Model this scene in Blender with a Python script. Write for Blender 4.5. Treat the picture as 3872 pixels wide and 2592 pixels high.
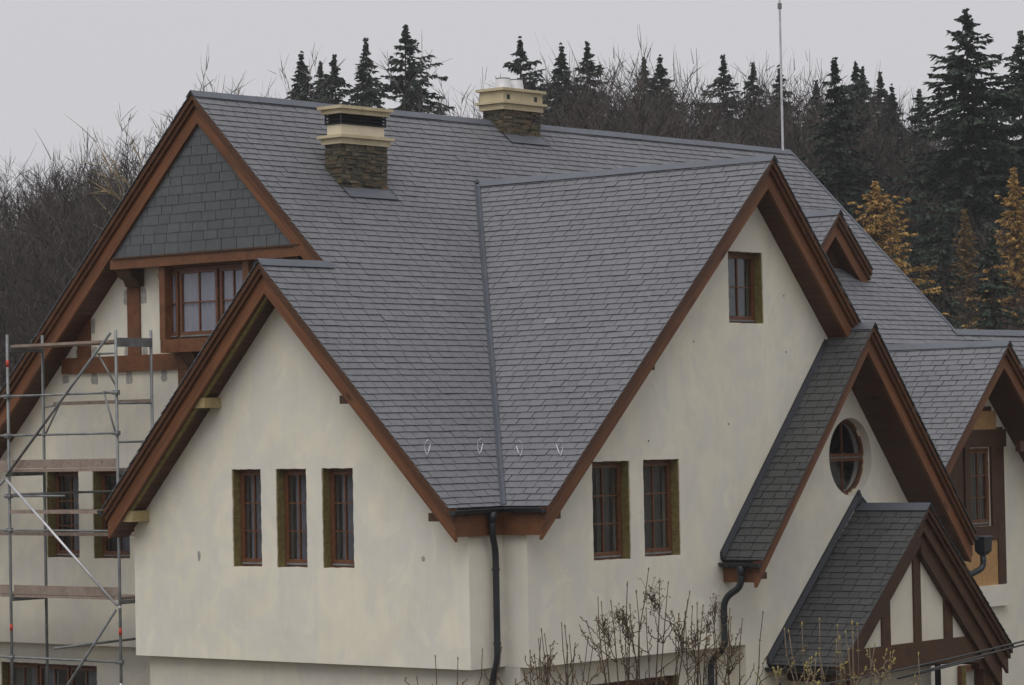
import bpy, bmesh, math, random
import numpy as np
from mathutils import Vector, Matrix
from mathutils.geometry import tessellate_polygon

# ------------------------------------------------------------------ scene, camera, light
for o in list(bpy.data.objects):
    bpy.data.objects.remove(o, do_unlink=True)
scn = bpy.context.scene
col = scn.collection
CAM = Vector((-36.193, -37.8035, -5.890))
FW = Vector((0.761127, 0.647893, 0.030339)).normalized()
RT = Vector((0.648519, -0.760946, -0.019597)).normalized()
UP = Vector((-0.010389, -0.034591, 0.999348)).normalized()
cd = bpy.data.cameras.new('camera')
cd.sensor_fit = 'HORIZONTAL'; cd.sensor_width = 36.0; cd.lens = 109.07
cd.clip_start = 0.5; cd.clip_end = 6000
cam = bpy.data.objects.new('camera', cd); col.objects.link(cam)
cam.matrix_world = Matrix(((RT.x, UP.x, -FW.x, CAM.x), (RT.y, UP.y, -FW.y, CAM.y),
                           (RT.z, UP.z, -FW.z, CAM.z), (0, 0, 0, 1)))
scn.camera = cam

SUN_TO = Vector((-0.94, -0.20, 0.0)).normalized()
SUN_EL = math.radians(65)
wd = bpy.data.worlds.new('World'); scn.world = wd; wd.use_nodes = True
nt = wd.node_tree; nt.nodes.clear()
wo = nt.nodes.new('ShaderNodeOutputWorld'); bg = nt.nodes.new('ShaderNodeBackground')
sky = nt.nodes.new('ShaderNodeTexSky'); sky.sky_type = 'NISHITA'; sky.sun_disc = False
sky.sun_elevation = SUN_EL; sky.sun_rotation = math.atan2(SUN_TO.x, SUN_TO.y)
sky.air_density = 1.0; sky.dust_density = 4.0; sky.altitude = 600
hs = nt.nodes.new('ShaderNodeHueSaturation'); hs.inputs['Saturation'].default_value = 0.12
mx = nt.nodes.new('ShaderNodeMix'); mx.data_type = 'RGBA'; mx.inputs[0].default_value = 0.88
mx.inputs[7].default_value = (4.95, 4.92, 5.17, 1)      # even overcast cloud deck over the clear sky
nt.links.new(sky.outputs[0], hs.inputs['Color']); nt.links.new(hs.outputs[0], mx.inputs[6])
nt.links.new(mx.outputs[2], bg.inputs['Color']); bg.inputs['Strength'].default_value = 0.1
nt.links.new(bg.outputs[0], wo.inputs[0])
sl = bpy.data.lights.new('sun', 'SUN'); sl.energy = 1.5; sl.angle = math.radians(70); sl.color = (1.0, 0.97, 0.92)
so = bpy.data.objects.new('sun', sl); col.objects.link(so)
sdir = Vector((SUN_TO.x*math.cos(SUN_EL), SUN_TO.y*math.cos(SUN_EL), math.sin(SUN_EL)))
so.rotation_euler = (-sdir).to_track_quat('-Z', 'Y').to_euler(); so.location = (-30, -20, 60)
vs = scn.view_settings; vs.view_transform = 'Standard'; vs.look = 'None'; vs.exposure = 0.33; vs.gamma = 1.0
vs.use_curve_mapping = False
scn.cycles.max_bounces = 6; scn.cycles.diffuse_bounces = 3; scn.cycles.glossy_bounces = 2; scn.cycles.transmission_bounces = 4; scn.cycles.volume_bounces = 0; scn.cycles.transparent_max_bounces = 8

# ------------------------------------------------------------------ helpers
R = random.Random(7)
ZV = Vector((0, 0, 1))
WLOC = {}
def link(o, parent=None):
    col.objects.link(o)
    if parent is not None:
        o.parent = parent
        l = WLOC.get(parent.name)
        if l is not None:
            o.matrix_parent_inverse = Matrix.Translation(-l)
    return o
def mk(name, verts, faces, mat, parent=None, smooth=False, recalc=True, tone=None):
    me = bpy.data.meshes.new(name)
    me.from_pydata([tuple(v) for v in verts], [], faces)
    if recalc:
        bm = bmesh.new(); bm.from_mesh(me)
        bmesh.ops.recalc_face_normals(bm, faces=bm.faces); bm.to_mesh(me); bm.free()
    if tone is not None:
        a = me.attributes.new('tone', 'FLOAT', 'FACE'); a.data.foreach_set('value', tone)
    me.materials.append(mat)
    if smooth:
        me.polygons.foreach_set('use_smooth', [True]*len(me.polygons))
    me.update()
    return link(bpy.data.objects.new(name, me), parent)
def empty(name, loc, label=None, cat=None, group=None, parent=None):
    o = bpy.data.objects.new(name, None); o.location = loc; o.empty_display_size = 0.3
    link(o, parent); WLOC[o.name] = Vector(loc)
    tag(o, label, cat, group)
    return o
def tag(o, label=None, cat=None, group=None, kind=None):
    if label: o['label'] = label
    if cat: o['category'] = cat
    if group: o['group'] = group
    if kind: o['kind'] = kind
    return o
class MB:
    def __init__(s): s.v = []; s.f = []
    def add(s, vs_, fs):
        b = len(s.v); s.v += [Vector(v) for v in vs_]; s.f += [tuple(i+b for i in q) for q in fs]
    def hexa(s, a, b):
        s.add(list(a)+list(b), [(3, 2, 1, 0), (4, 5, 6, 7), (0, 1, 5, 4), (1, 2, 6, 5), (2, 3, 7, 6), (3, 0, 4, 7)])
    def box(s, lo, hi):
        x0, y0, z0 = lo; x1, y1, z1 = hi
        s.hexa([(x0, y0, z0), (x1, y0, z0), (x1, y1, z0), (x0, y1, z0)], [(x0, y0, z1), (x1, y0, z1), (x1, y1, z1), (x0, y1, z1)])
    def sweep(s, p0, p1, offs):
        s.hexa([Vector(p0)+o for o in offs], [Vector(p1)+o for o in offs])
    def prism(s, poly, vec):
        n = len(poly); vec = Vector(vec)
        s.add(list(poly)+[Vector(p)+vec for p in poly],
              [tuple(range(n))[::-1], tuple(range(n, 2*n))]+[(i, (i+1) % n, n+(i+1) % n, n+i) for i in range(n)])
    def tube(s, pts, rad, n=8, cap=True):
        pts = [Vector(p) for p in pts]
        if not hasattr(rad, '__len__'): rad = [rad]*len(pts)
        b = len(s.v); ref = None
        for i, p in enumerate(pts):
            d = (pts[min(i+1, len(pts)-1)]-pts[max(i-1, 0)]).normalized()
            if ref is None:
                ref = d.orthogonal().normalized()
            ref = (ref-d*ref.dot(d)).normalized(); c = d.cross(ref)
            for k in range(n):
                a = 2*math.pi*k/n
                s.v.append(p+(ref*math.cos(a)+c*math.sin(a))*rad[i])
        for i in range(len(pts)-1):
            for k in range(n):
                a0 = b+i*n+k; a1 = b+i*n+(k+1) % n
                s.f.append((a0, a1, a1+n, a0+n))
        if cap:
            s.f.append(tuple(b+k for k in range(n))[::-1]); e = b+(len(pts)-1)*n
            s.f.append(tuple(e+k for k in range(n)))
    def build(s, name, mat, parent=None, smooth=False, recalc=True):
        return mk(name, s.v, s.f, mat, parent, smooth, recalc)
def grain(o, p0, p1):
    """store the distance along the board for its grain"""
    d = (Vector(p1)-Vector(p0)).normalized(); c = d.cross(ZV).normalized(); e = d.cross(c); off = R.uniform(0, 50); vals = []
    for v in o.data.vertices:
        q = v.co-Vector(p0); vals += [q.dot(d)+off, q.dot(e), q.dot(c)]
    a = o.data.attributes.new('grain', 'FLOAT_VECTOR', 'POINT'); a.data.foreach_set('vector', vals); return o
def boxo(name, lo, hi, mat, parent):
    m = MB(); m.box([min(a, b) for a, b in zip(lo, hi)], [max(a, b) for a, b in zip(lo, hi)])
    return m.build(name, mat, parent)

# ------------------------------------------------------------------ materials
def newmat(name):
    m = bpy.data.materials.new(name); m.use_nodes = True
    t = m.node_tree; b = t.nodes['Principled BSDF']
    return m, t, b
def N(t, kind, **kw):
    n = t.nodes.new(kind)
    for k, v in kw.items():
        if k.startswith('i_'):
            n.inputs[k[2:].replace('_', ' ')].default_value = v
        else:
            setattr(n, k, v)
    return n
def ramp(t, fac, stops):
    r = t.nodes.new('ShaderNodeValToRGB')
    while len(r.color_ramp.elements) > len(stops): r.color_ramp.elements.remove(r.color_ramp.elements[-1])
    while len(r.color_ramp.elements) < len(stops): r.color_ramp.elements.new(0.5)
    for e, (p, c) in zip(r.color_ramp.elements, stops):
        e.position = p; e.color = (*c, 1) if len(c) == 3 else c
    t.links.new(fac, r.inputs[0]); return r.outputs[0]
def coords(t, scale=(1, 1, 1), kind='Object'):
    tc = t.nodes.new('ShaderNodeTexCoord'); mp = t.nodes.new('ShaderNodeMapping')
    mp.inputs['Scale'].default_value = scale
    t.links.new(tc.outputs[kind], mp.inputs[0]); return mp.outputs[0]
def noise(t, vec, scale, detail=4, rough=0.55, dist=0.0):
    n = N(t, 'ShaderNodeTexNoise'); n.inputs['Scale'].default_value = scale; n.inputs['Detail'].default_value = detail
    n.inputs['Roughness'].default_value = rough; n.inputs['Distortion'].default_value = dist
    t.links.new(vec, n.inputs['Vector']); return n.outputs['Fac']
def mixc(t, fac, a, b, mode='MIX'):
    m = t.nodes.new('ShaderNodeMix'); m.data_type = 'RGBA'; m.blend_type = mode
    for i, x in ((0, fac), (6, a), (7, b)):
        if isinstance(x, (int, float)): m.inputs[i].default_value = x
        elif isinstance(x, tuple): m.inputs[i].default_value = (*x, 1) if len(x) == 3 else x
        else: t.links.new(x, m.inputs[i])
    return m.outputs[2]
def bump(t, b, h, strength=0.3, dist=0.01):
    n = t.nodes.new('ShaderNodeBump'); n.inputs['Strength'].default_value = strength; n.inputs['Distance'].default_value = dist
    t.links.new(h, n.inputs['Height']); t.links.new(n.outputs[0], b.inputs['Normal'])
M = {}
def plaster(name, cream, grey, mark=0.5, stretch=0.8):
    m, t, b = newmat(name)
    v = coords(t, (1, 1, stretch)); v2 = coords(t)
    f1 = noise(t, v, 1.1, 5, 0.6, 0.7)
    c = ramp(t, f1, [(0.38, grey), (0.50, tuple((x*2+y)/3 for x, y in zip(grey, cream))), (0.56, cream)])
    f2 = noise(t, v, 0.75, 6, 0.62, 1.2)
    c = mixc(t, ramp(t, f2, [(0.53, (0, 0, 0)), (0.565, (mark, mark, mark))]), c, tuple(min(1, x*1.09) for x in cream))
    f5 = noise(t, coords(t, (1, 1, 0.8)), 0.42, 4, 0.6, 0.9)
    c = mixc(t, ramp(t, f5, [(0.52, (0, 0, 0)), (0.62, (mark, mark, mark))]), c, tuple(x*0.90 for x in grey))
    vs_ = coords(t, (7, 7, 0.5)); f3 = noise(t, vs_, 1.0, 3)
    c = mixc(t, ramp(t, f3, [(0.52, (0, 0, 0)), (0.8, (0.10, 0.10, 0.10))]), c, (0.34, 0.33, 0.30))
    f4 = noise(t, v2, 4.0, 4); c = mixc(t, 0.12, c, ramp(t, f4, [(0.3, (0.40, 0.38, 0.33)), (0.7, (0.72, 0.68, 0.58))]))
    t.links.new(c, b.inputs['Base Color']); b.inputs['Roughness'].default_value = 0.92
    b.inputs['Specular IOR Level'].default_value = 0.2
    bump(t, b, noise(t, v2, 60, 4), 0.25, 0.004)
    return m
M['plaster'] = plaster('plaster', (0.77, 0.73, 0.605), (0.705, 0.685, 0.62), 0.45)
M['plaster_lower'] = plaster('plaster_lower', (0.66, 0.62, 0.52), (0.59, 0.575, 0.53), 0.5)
M['infill'] = plaster('infill', (0.66, 0.62, 0.52), (0.62, 0.58, 0.50), 0.1)
M['chimney_cream'] = plaster('chimney_cream', (0.70, 0.62, 0.46), (0.66, 0.58, 0.45), 0.1)
def stonecast():
    m, t, b = newmat('cast_stone'); v = coords(t)
    c = ramp(t, noise(t, v, 2.2, 5, 0.6), [(0.35, (0.46, 0.385, 0.24)), (0.65, (0.58, 0.50, 0.34))])
    c = mixc(t, ramp(t, noise(t, coords(t, (4, 4, 1.2)), 1.5, 4), [(0.55, (0, 0, 0)), (0.75, (0.5, 0.5, 0.5))]), c, (0.33, 0.25, 0.14))
    t.links.new(c, b.inputs['Base Color']); b.inputs['Roughness'].default_value = 0.85; return m
M['cast'] = stonecast()
def wood(name, dark, light, rough=0.55, sc=1.0):
    m, t, b = newmat(name); v = coords(t, (1, 1, 1))
    f = noise(t, v, 2.6*sc, 6, 0.65, 1.5)
    c = ramp(t, f, [(0.3, dark), (0.7, light)])
    k = N(t, 'ShaderNodeTexVoronoi'); k.inputs['Scale'].default_value = 2.3*sc; t.links.new(v, k.inputs['Vector'])
    c = mixc(t, ramp(t, k.outputs['Distance'], [(0.03, (0.7, 0.7, 0.7)), (0.11, (0, 0, 0))]), c, tuple(x*0.4 for x in dark))
    c = mixc(t, 0.25, c, ramp(t, noise(t, v, 26, 3), [(0.35, tuple(x*0.6 for x in dark)), (0.65, tuple(min(1, x*1.3) for x in light))]))
    t.links.new(c, b.inputs['Base Color']); b.inputs['Roughness'].default_value = rough
    b.inputs['Specular IOR Level'].default_value = 0.35
    bump(t, b, noise(t, v, 40, 3), 0.2, 0.003); return m
M['wood'] = wood('stained_timber', (0.088, 0.034, 0.015), (0.19, 0.079, 0.033))
M['wood2'] = wood('stained_timber_trim', (0.065, 0.027, 0.012), (0.13, 0.054, 0.023))
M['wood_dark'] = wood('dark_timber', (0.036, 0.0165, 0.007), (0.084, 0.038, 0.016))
M['soffit'] = wood('soffit_timber', (0.050, 0.020, 0.010), (0.100, 0.040, 0.019), 0.6, 2.0)
M['frame'] = wood('window_timber', (0.085, 0.034, 0.016), (0.165, 0.068, 0.030), 0.45, 2.0)
M['raw'] = wood('raw_timber', (0.30, 0.23, 0.11), (0.44, 0.35, 0.18), 0.8)
M['deck'] = wood('scaffold_plank', (0.20, 0.15, 0.12), (0.34, 0.27, 0.23), 0.9)
def wood_grain(name, dark, light, rough=0.5):
    m, t, b = newmat(name)
    at = N(t, 'ShaderNodeAttribute', attribute_name='grain')
    def mp(sc):
        k = t.nodes.new('ShaderNodeMapping'); k.inputs['Scale'].default_value = sc; t.links.new(at.outputs['Vector'], k.inputs[0]); return k.outputs[0]
    f = noise(t, mp((0.55, 16, 16)), 1.6, 5, 0.6, 0.6)
    c = ramp(t, f, [(0.28, dark), (0.72, light)])
    f2 = noise(t, mp((0.8, 1.5, 1.5)), 1.1, 3, 0.5)
    c = mixc(t, 0.6, c, ramp(t, f2, [(0.3, (0.68, 0.70, 0.74)), (0.7, (1.25, 1.18, 1.10))]), 'MULTIPLY')
    vo = N(t, 'ShaderNodeTexVoronoi'); vo.inputs['Scale'].default_value = 1.0; t.links.new(mp((1.1, 3.5, 3.5)), vo.inputs['Vector'])
    c = mixc(t, ramp(t, vo.outputs['Distance'], [(0.06, (0.75, 0.75, 0.75)), (0.15, (0, 0, 0))]), c, tuple(x*0.35 for x in dark))
    t.links.new(c, b.inputs['Base Color']); b.inputs['Roughness'].default_value = rough; b.inputs['Specular IOR Level'].default_value = 0.3
    bump(t, b, f, 0.25, 0.004); return m
M['wood_g'] = wood_grain('barge_timber', (0.078, 0.030, 0.013), (0.230, 0.094, 0.038))
M['soffit_g'] = wood_grain('soffit_timber_grain', (0.040, 0.016, 0.008), (0.105, 0.043, 0.020))
def osb():
    m, t, b = newmat('osb'); v = coords(t, (1, 1, 1))
    c = ramp(t, noise(t, v, 22, 4, 0.7, 1.0), [(0.3, (0.30, 0.16, 0.06)), (0.7, (0.52, 0.32, 0.14))])
    t.links.new(c, b.inputs['Base Color']); b.inputs['Roughness'].default_value = 0.8; return m
M['osb'] = osb()
def slate(name, lo, hi, rough=0.5):
    m, t, b = newmat(name)
    a = N(t, 'ShaderNodeAttribute', attribute_name='tone')
    c = ramp(t, a.outputs['Fac'], [(0.0, tuple(x*0.72 for x in lo)), (0.12, lo), (0.5, tuple((x+y)/2 for x, y in zip(lo, hi))), (0.86, hi), (1.0, tuple(x*1.30 for x in hi))])
    v = coords(t)
    c = mixc(t, 0.5, c, ramp(t, noise(t, v, 9, 5, 0.6), [(0.3, (0.72, 0.72, 0.74)), (0.7, (1.18, 1.16, 1.14))]), 'MULTIPLY')
    c = mixc(t, 0.6, c, ramp(t, noise(t, v, 0.5, 3, 0.5), [(0.3, (0.86, 0.86, 0.87)), (0.7, (1.10, 1.10, 1.10))]), 'MULTIPLY')
    t.links.new(c, b.inputs['Base Color']); b.inputs['Roughness'].default_value = rough
    b.inputs['Specular IOR Level'].default_value = 0.45
    bump(t, b, noise(t, v, 45, 4), 0.35, 0.004); return m
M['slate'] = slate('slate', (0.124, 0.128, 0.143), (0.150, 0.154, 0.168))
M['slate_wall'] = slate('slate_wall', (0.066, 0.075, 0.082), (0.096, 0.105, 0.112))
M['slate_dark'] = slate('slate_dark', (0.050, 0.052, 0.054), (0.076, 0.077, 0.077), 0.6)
def plain(name, c, rough=0.5, metal=0.0, var=0.15, sc=6.0, spec=0.5):
    m, t, b = newmat(name); v = coords(t)
    cc = ramp(t, noise(t, v, sc, 4), [(0.3, tuple(x*(1-var) for x in c)), (0.7, tuple(x*(1+var) for x in c))])
    t.links.new(cc, b.inputs['Base Color']); b.inputs['Roughness'].default_value = rough
    b.inputs['Metallic'].default_value = metal; b.inputs['Specular IOR Level'].default_value = spec; return m
M['underlay'] = plain('roof_underlay', (0.035, 0.035, 0.038), 0.9)
M['zinc'] = plain('zinc_sheet', (0.100, 0.110, 0.131), 0.5, 0.15, 0.12, 2.0)
M['gutter'] = plain('anthracite_metal', (0.022, 0.026, 0.032), 0.4, 0.2, 0.2, 3.0)
M['louvre'] = plain('louvre_black', (0.014, 0.015, 0.017), 0.5)
M['steel'] = plain('stainless', (0.70, 0.70, 0.73), 0.45, 0.3, 0.06)
M['galv'] = plain('galvanised_tube', (0.175, 0.185, 0.19), 0.5, 0.2, 0.3, 5.0)
M['galv_light'] = plain('galvanised_bright', (0.55, 0.55, 0.58), 0.45, 0.5, 0.2, 5.0)
M['red'] = plain('red_paint', (0.50, 0.05, 0.025), 0.6)
M['insul'] = plain('mineral_wool', (0.19, 0.155, 0.062), 0.95, 0, 0.25, 14.0, 0.1)
M['mortar'] = plain('grey_mortar', (0.36, 0.345, 0.32), 0.95, 0, 0.2, 9.0, 0.1)
M['curtain'] = plain('curtain', (0.27, 0.265, 0.31), 0.9, 0, 0.06, 5.0, 0.1)
M['curtain_dim'] = plain('curtain_dim', (0.20, 0.20, 0.235), 0.9, 0, 0.10, 5.0, 0.1)
M['curtain_dark'] = plain('curtain_dark', (0.085, 0.09, 0.085), 0.9, 0, 0.15, 5.0, 0.1)
M['room'] = plain('room_interior', (0.10, 0.095, 0.09), 0.9)
M['cable'] = plain('black_cable', (0.015, 0.016, 0.018), 0.5)
M['bark'] = plain('shrub_bark', (0.075, 0.053, 0.038), 0.85, 0, 0.35, 12.0, 0.2)
M['bark_pale'] = plain('shrub_bark_pale', (0.15, 0.115, 0.085), 0.85, 0, 0.35, 12.0, 0.2)
M['bud'] = plain('bud', (0.16, 0.11, 0.045), 0.7)
M['bud_yellow'] = plain('bud_yellow', (0.34, 0.28, 0.08), 0.7)
M['seed'] = plain('dry_seed_head', (0.060, 0.042, 0.034), 0.9)
M['yellow_pot'] = plain('yellow_pot', (0.5, 0.42, 0.12), 0.6)
def glass():
    m, t, b = newmat('window_glass'); t.nodes.remove(b)
    o = t.nodes['Material Output']; mxs = t.nodes.new('ShaderNodeMixShader')
    tr = t.nodes.new('ShaderNodeBsdfTransparent'); tr.inputs[0].default_value = (0.93, 0.94, 0.95, 1)
    gl = t.nodes.new('ShaderNodeBsdfGlossy'); gl.inputs['Roughness'].default_value = 0.03; gl.inputs[0].default_value = (0.9, 0.9, 0.95, 1)
    fr = t.nodes.new('ShaderNodeLayerWeight'); fr.inputs[0].default_value = 0.5
    pw = N(t, 'ShaderNodeMath', operation='POWER'); pw.inputs[1].default_value = 4.0
    ad = N(t, 'ShaderNodeMath', operation='MULTIPLY_ADD'); ad.inputs[1].default_value = 0.8; ad.inputs[2].default_value = 0.038
    t.links.new(fr.outputs['Facing'], pw.inputs[0]); t.links.new(pw.outputs[0], ad.inputs[0]); t.links.new(ad.outputs[0], mxs.inputs[0])
    t.links.new(tr.outputs[0], mxs.inputs[1]); t.links.new(gl.outputs[0], mxs.inputs[2]); t.links.new(mxs.outputs[0], o.inputs[0])
    return m
M['glass'] = glass()
def stone():
    m, t, b = newmat('ledge_stone')
    oi = t.nodes.new('ShaderNodeObjectInfo'); v = coords(t)
    c = ramp(t, oi.outputs['Random'], [(0.0, (0.045, 0.044, 0.036)), (0.4, (0.078, 0.068, 0.047)), (0.7, (0.10, 0.084, 0.054)), (0.9, (0.125, 0.085, 0.05)), (1.0, (0.16, 0.14, 0.095))])
    c = mixc(t, 0.6, c, ramp(t, noise(t, v, 18, 5, 0.65), [(0.3, (0.55, 0.55, 0.55)), (0.7, (1.35, 1.32, 1.25))]), 'MULTIPLY')
    t.links.new(c, b.inputs['Base Color']); b.inputs['Roughness'].default_value = 0.85
    bump(t, b, noise(t, v, 30, 5), 0.5, 0.01); return m
M['stone'] = stone()
def leafmat(name, a, b_, sc=0.6, trans=0.0):
    m, t, b = newmat(name); v = coords(t)
    c = ramp(t, noise(t, v, sc, 4, 0.6), [(0.3, a), (0.7, b_)])
    c = mixc(t, 0.5, c, ramp(t, noise(t, v, 7.0, 3), [(0.3, (0.6, 0.6, 0.6)), (0.7, (1.3, 1.3, 1.3))]), 'MULTIPLY')
    t.links.new(c, b.inputs['Base Color']); b.inputs['Roughness'].default_value = 0.8
    b.inputs['Specular IOR Level'].default_value = 0.2; return m
M['spruce'] = leafmat('spruce_needles', (0.024, 0.038, 0.030), (0.052, 0.072, 0.052))
M['spruce_trunk'] = plain('spruce_bark', (0.045, 0.036, 0.030), 0.9)
M['larch'] = leafmat('larch_needles', (0.30, 0.185, 0.060), (0.46, 0.29, 0.10))
M['larch_dull'] = leafmat('larch_needles_dull', (0.14, 0.09, 0.035), (0.23, 0.15, 0.06))
M['larch_pale'] = leafmat('larch_needles_pale', (0.23, 0.175, 0.09), (0.34, 0.26, 0.14))
M['larch_trunk'] = plain('larch_bark', (0.085, 0.062, 0.048), 0.9)
M['bare'] = leafmat('bare_twigs', (0.038, 0.031, 0.029), (0.070, 0.056, 0.051), 0.12)
M['bare_grey'] = leafmat('bare_twigs_grey', (0.085, 0.074, 0.068), (0.14, 0.122, 0.11), 0.2)
def ground():
    m, t, b = newmat('leaf_litter_ground'); v = coords(t)
    c = ramp(t, noise(t, v, 0.25, 6, 0.65), [(0.3, (0.055, 0.042, 0.026)), (0.5, (0.085, 0.066, 0.038)), (0.7, (0.060, 0.072, 0.030))])
    t.links.new(c, b.inputs['Base Color']); b.inputs['Roughness'].default_value = 0.95
    bump(t, b, noise(t, v, 4, 5), 0.6, 0.1); return m
M['ground'] = ground()

# ------------------------------------------------------------------ terrain
GZ = -12.2
FH = Vector((FW.x, FW.y)).normalized(); RH = Vector((FH.y, -FH.x))
def terrain(x, y):
    dx, dy = x-CAM.x, y-CAM.y
    v = dx*FH.x+dy*FH.y; s = dx*RH.x+dy*RH.y
    if v < 40:
        k = min(max((v-2)/38.0, 0), 1); h = -7.6+(GZ+7.6)*k
    else:
        h = GZ
    if v > 80:
        h = GZ+0.09*(min(v, 270)-80)+0.25*math.sin(s*0.11+v*0.05)*min((v-80)/40, 1)
    return h
vs_l = [-3000, -1000, -300, -100, -40, -15]+[i*5 for i in range(0, 58)]+[320, 400, 600, 1000, 2000, 5000]
ss_l = [-4000, -1500, -600, -300, -180]+[i*10 for i in range(-14, 15)]+[180, 300, 600, 1500, 4000]
gv, gf = [], []
for v in vs_l:
    for s in ss_l:
        x = CAM.x+FH.x*v+RH.x*s; y = CAM.y+FH.y*v+RH.y*s
        gv.append((x, y, terrain(x, y)))
nS = len(ss_l)
for i in range(len(vs_l)-1):
    for j in range(nS-1):
        a = i*nS+j; gf.append((a, a+1, a+nS+1, a+nS))
tag(mk('ground', gv, gf, M['ground'], None, True), kind='structure')

# ------------------------------------------------------------------ house
T = 0.993; B_E = -1.541; YB = -3.065; ZB = -3.044; TL = 1.048; YBL = 0.665; ZE = -6.951
XV = -0.287; YC = -7.896; XC = 5.736; TC = 0.930; ZC = -1.350; XCR = 8.224; TR = 1.098; ZCR = -4.082; XM = 17.38
AWX = 0.60; BWX = -0.96; CWY = -7.343; WB_Z = -9.395
FX, FY, FZ = 8.17, -8.19, -4.095; FXL, FZL = 4.77, -7.980; FXR, FZR = 11.27, -7.785
GX, GY, GRZ = 8.79, -8.82, -7.205; GXL, GZL = 6.00, -9.780; GXR, GZR = 11.40, -9.790
EX, EY, EZ = 13.99, -7.30, -4.315; EXL, EZL = 11.35, -6.935; EWY = -6.45; EO = 0.50
DX, DY, DZ = 14.646, -3.114, -1.572
WGY, WGZ = -3.963, -3.935

house = empty('house', (8, 0, GZ), 'large cream plastered house with steep slate gables and brown timber barge boards', 'house')

class Frame:
    def __init__(s, O, eu, ev):
        s.O = Vector(O); s.eu = Vector(eu).normalized(); s.ev = Vector(ev).normalized()
        s.n = s.eu.cross(s.ev).normalized()
    def p(s, u, v, h=0.0): return s.O+s.eu*u+s.ev*v+s.n*h
    def uv(s, P): d = Vector(P)-s.O; return (d.dot(s.eu), d.dot(s.ev))
def slope(a, b, P0):
    """roof plane z = P0.z + a (x-P0.x) + b (y-P0.y)"""
    n = Vector((-a, -b, 1)).normalized()
    ev = Vector((-a, -b, -(a*a+b*b))).normalized(); eu = ev.cross(n)
    f = Frame(P0, eu, ev)
    if f.n.z < 0: f = Frame(P0, -eu, ev)
    f.a, f.b = a, b
    return f
def sz(f, x, y): return f.O.z+f.a*(x-f.O.x)+f.b*(y-f.O.y)
def plan(f, pts): return [f.uv((x, y, sz(f, x, y))) for x, y in pts]
def clip(poly, conv):
    n = len(conv)
    ar = sum(conv[i][0]*conv[(i+1) % n][1]-conv[(i+1) % n][0]*conv[i][1] for i in range(n))
    if ar < 0: conv = conv[::-1]
    out = poly
    for i in range(n):
        (ax, ay), (bx, by) = conv[i], conv[(i+1) % n]
        inp, out = out, []
        if not inp: return []
        def sd(p): return (bx-ax)*(p[1]-ay)-(by-ay)*(p[0]-ax)
        for j in range(len(inp)):
            p, q = inp[j], inp[(j+1) % len(inp)]; sp, sq = sd(p), sd(q)
            if sp >= 0: out.append(p)
            if (sp >= 0) != (sq >= 0):
                k = sp/(sp-sq); out.append((p[0]+(q[0]-p[0])*k, p[1]+(q[1]-p[1])*k))
    return out
SLATES = []
def lay(f, pieces, key, w=0.29, exp=0.142, cand=True, skip=None, wv=0.12, lift=1.0, gk=1.0):
    us = [p[0] for q in pieces for p in q]; vv = [p[1] for q in pieces for p in q]
    u0, u1, v0, v1 = min(us), max(us), min(vv), max(vv)
    k = 0; v = v0
    while v < v1-1e-4:
        vb = min(v+exp*(1+R.uniform(-0.03, 0.03)), v1)
        if v1-vb < 0.04: vb = v1
        u = u0-(w*0.5 if k % 2 else 0)-R.uniform(0, w*0.4)
        while u < u1:
            ww = w*(1+R.uniform(-wv, wv)); g = R.uniform(0.008, 0.018)*0.5*gk
            sk = R.uniform(-0.004, 0.004); dv = R.gauss(0, 0.0025)
            quad = [(u+g, v-0.03), (u+ww-g, v-0.03), (u+ww-g, vb+dv+sk), (u+g, vb+dv-sk)]
            if not (skip and skip((u+ww/2, (v+vb)/2))):
                hb = (0.019+abs(R.gauss(0, 0.0025)))*lift; ht = hb-0.014*lift
                tn = min(max(R.gauss(0.5, 0.12), 0.0), 1.0)
                for pc in pieces:
                    c = clip(quad, pc)
                    if len(c) < 3: continue
                    ar = 0.5*abs(sum(c[i][0]*c[(i+1) % len(c)][1]-c[(i+1) % len(c)][0]*c[i][1] for i in range(len(c))))
                    if ar < 2e-4: continue
                    top = [f.p(a, b_, ht+(hb-ht)*(b_-v)/max(vb-v, 1e-3)) for a, b_ in c]
                    bot = [p-f.n*0.009*lift for p in top]
                    n = len(top)
                    faces = [tuple(range(n))]+[(i, n+i, n+(i+1) % n, (i+1) % n) for i in range(n)]
                    ctr = sum(top, Vector())/n; dd = CAM-ctr
                    sc = ar*max(dd.normalized().dot(f.n), 0)/dd.length_squared if (cand and n == 4) else 0
                    if f.n.dot((top[1]-top[0]).cross(top[2]-top[0])) < 0: faces = [q[::-1] for q in faces]
                    SLATES.append((sc, key, top+bot, faces, tn))
            u += ww
        v = vb; k += 1
def deck(name, f, poly, parent, d0=-0.012, d1=-0.11, mat='underlay'):
    m = MB(); m.prism([f.p(u, v, d0) for u, v in poly], f.n*(d1-d0)); return m.build(name, M[mat], parent)

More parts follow.
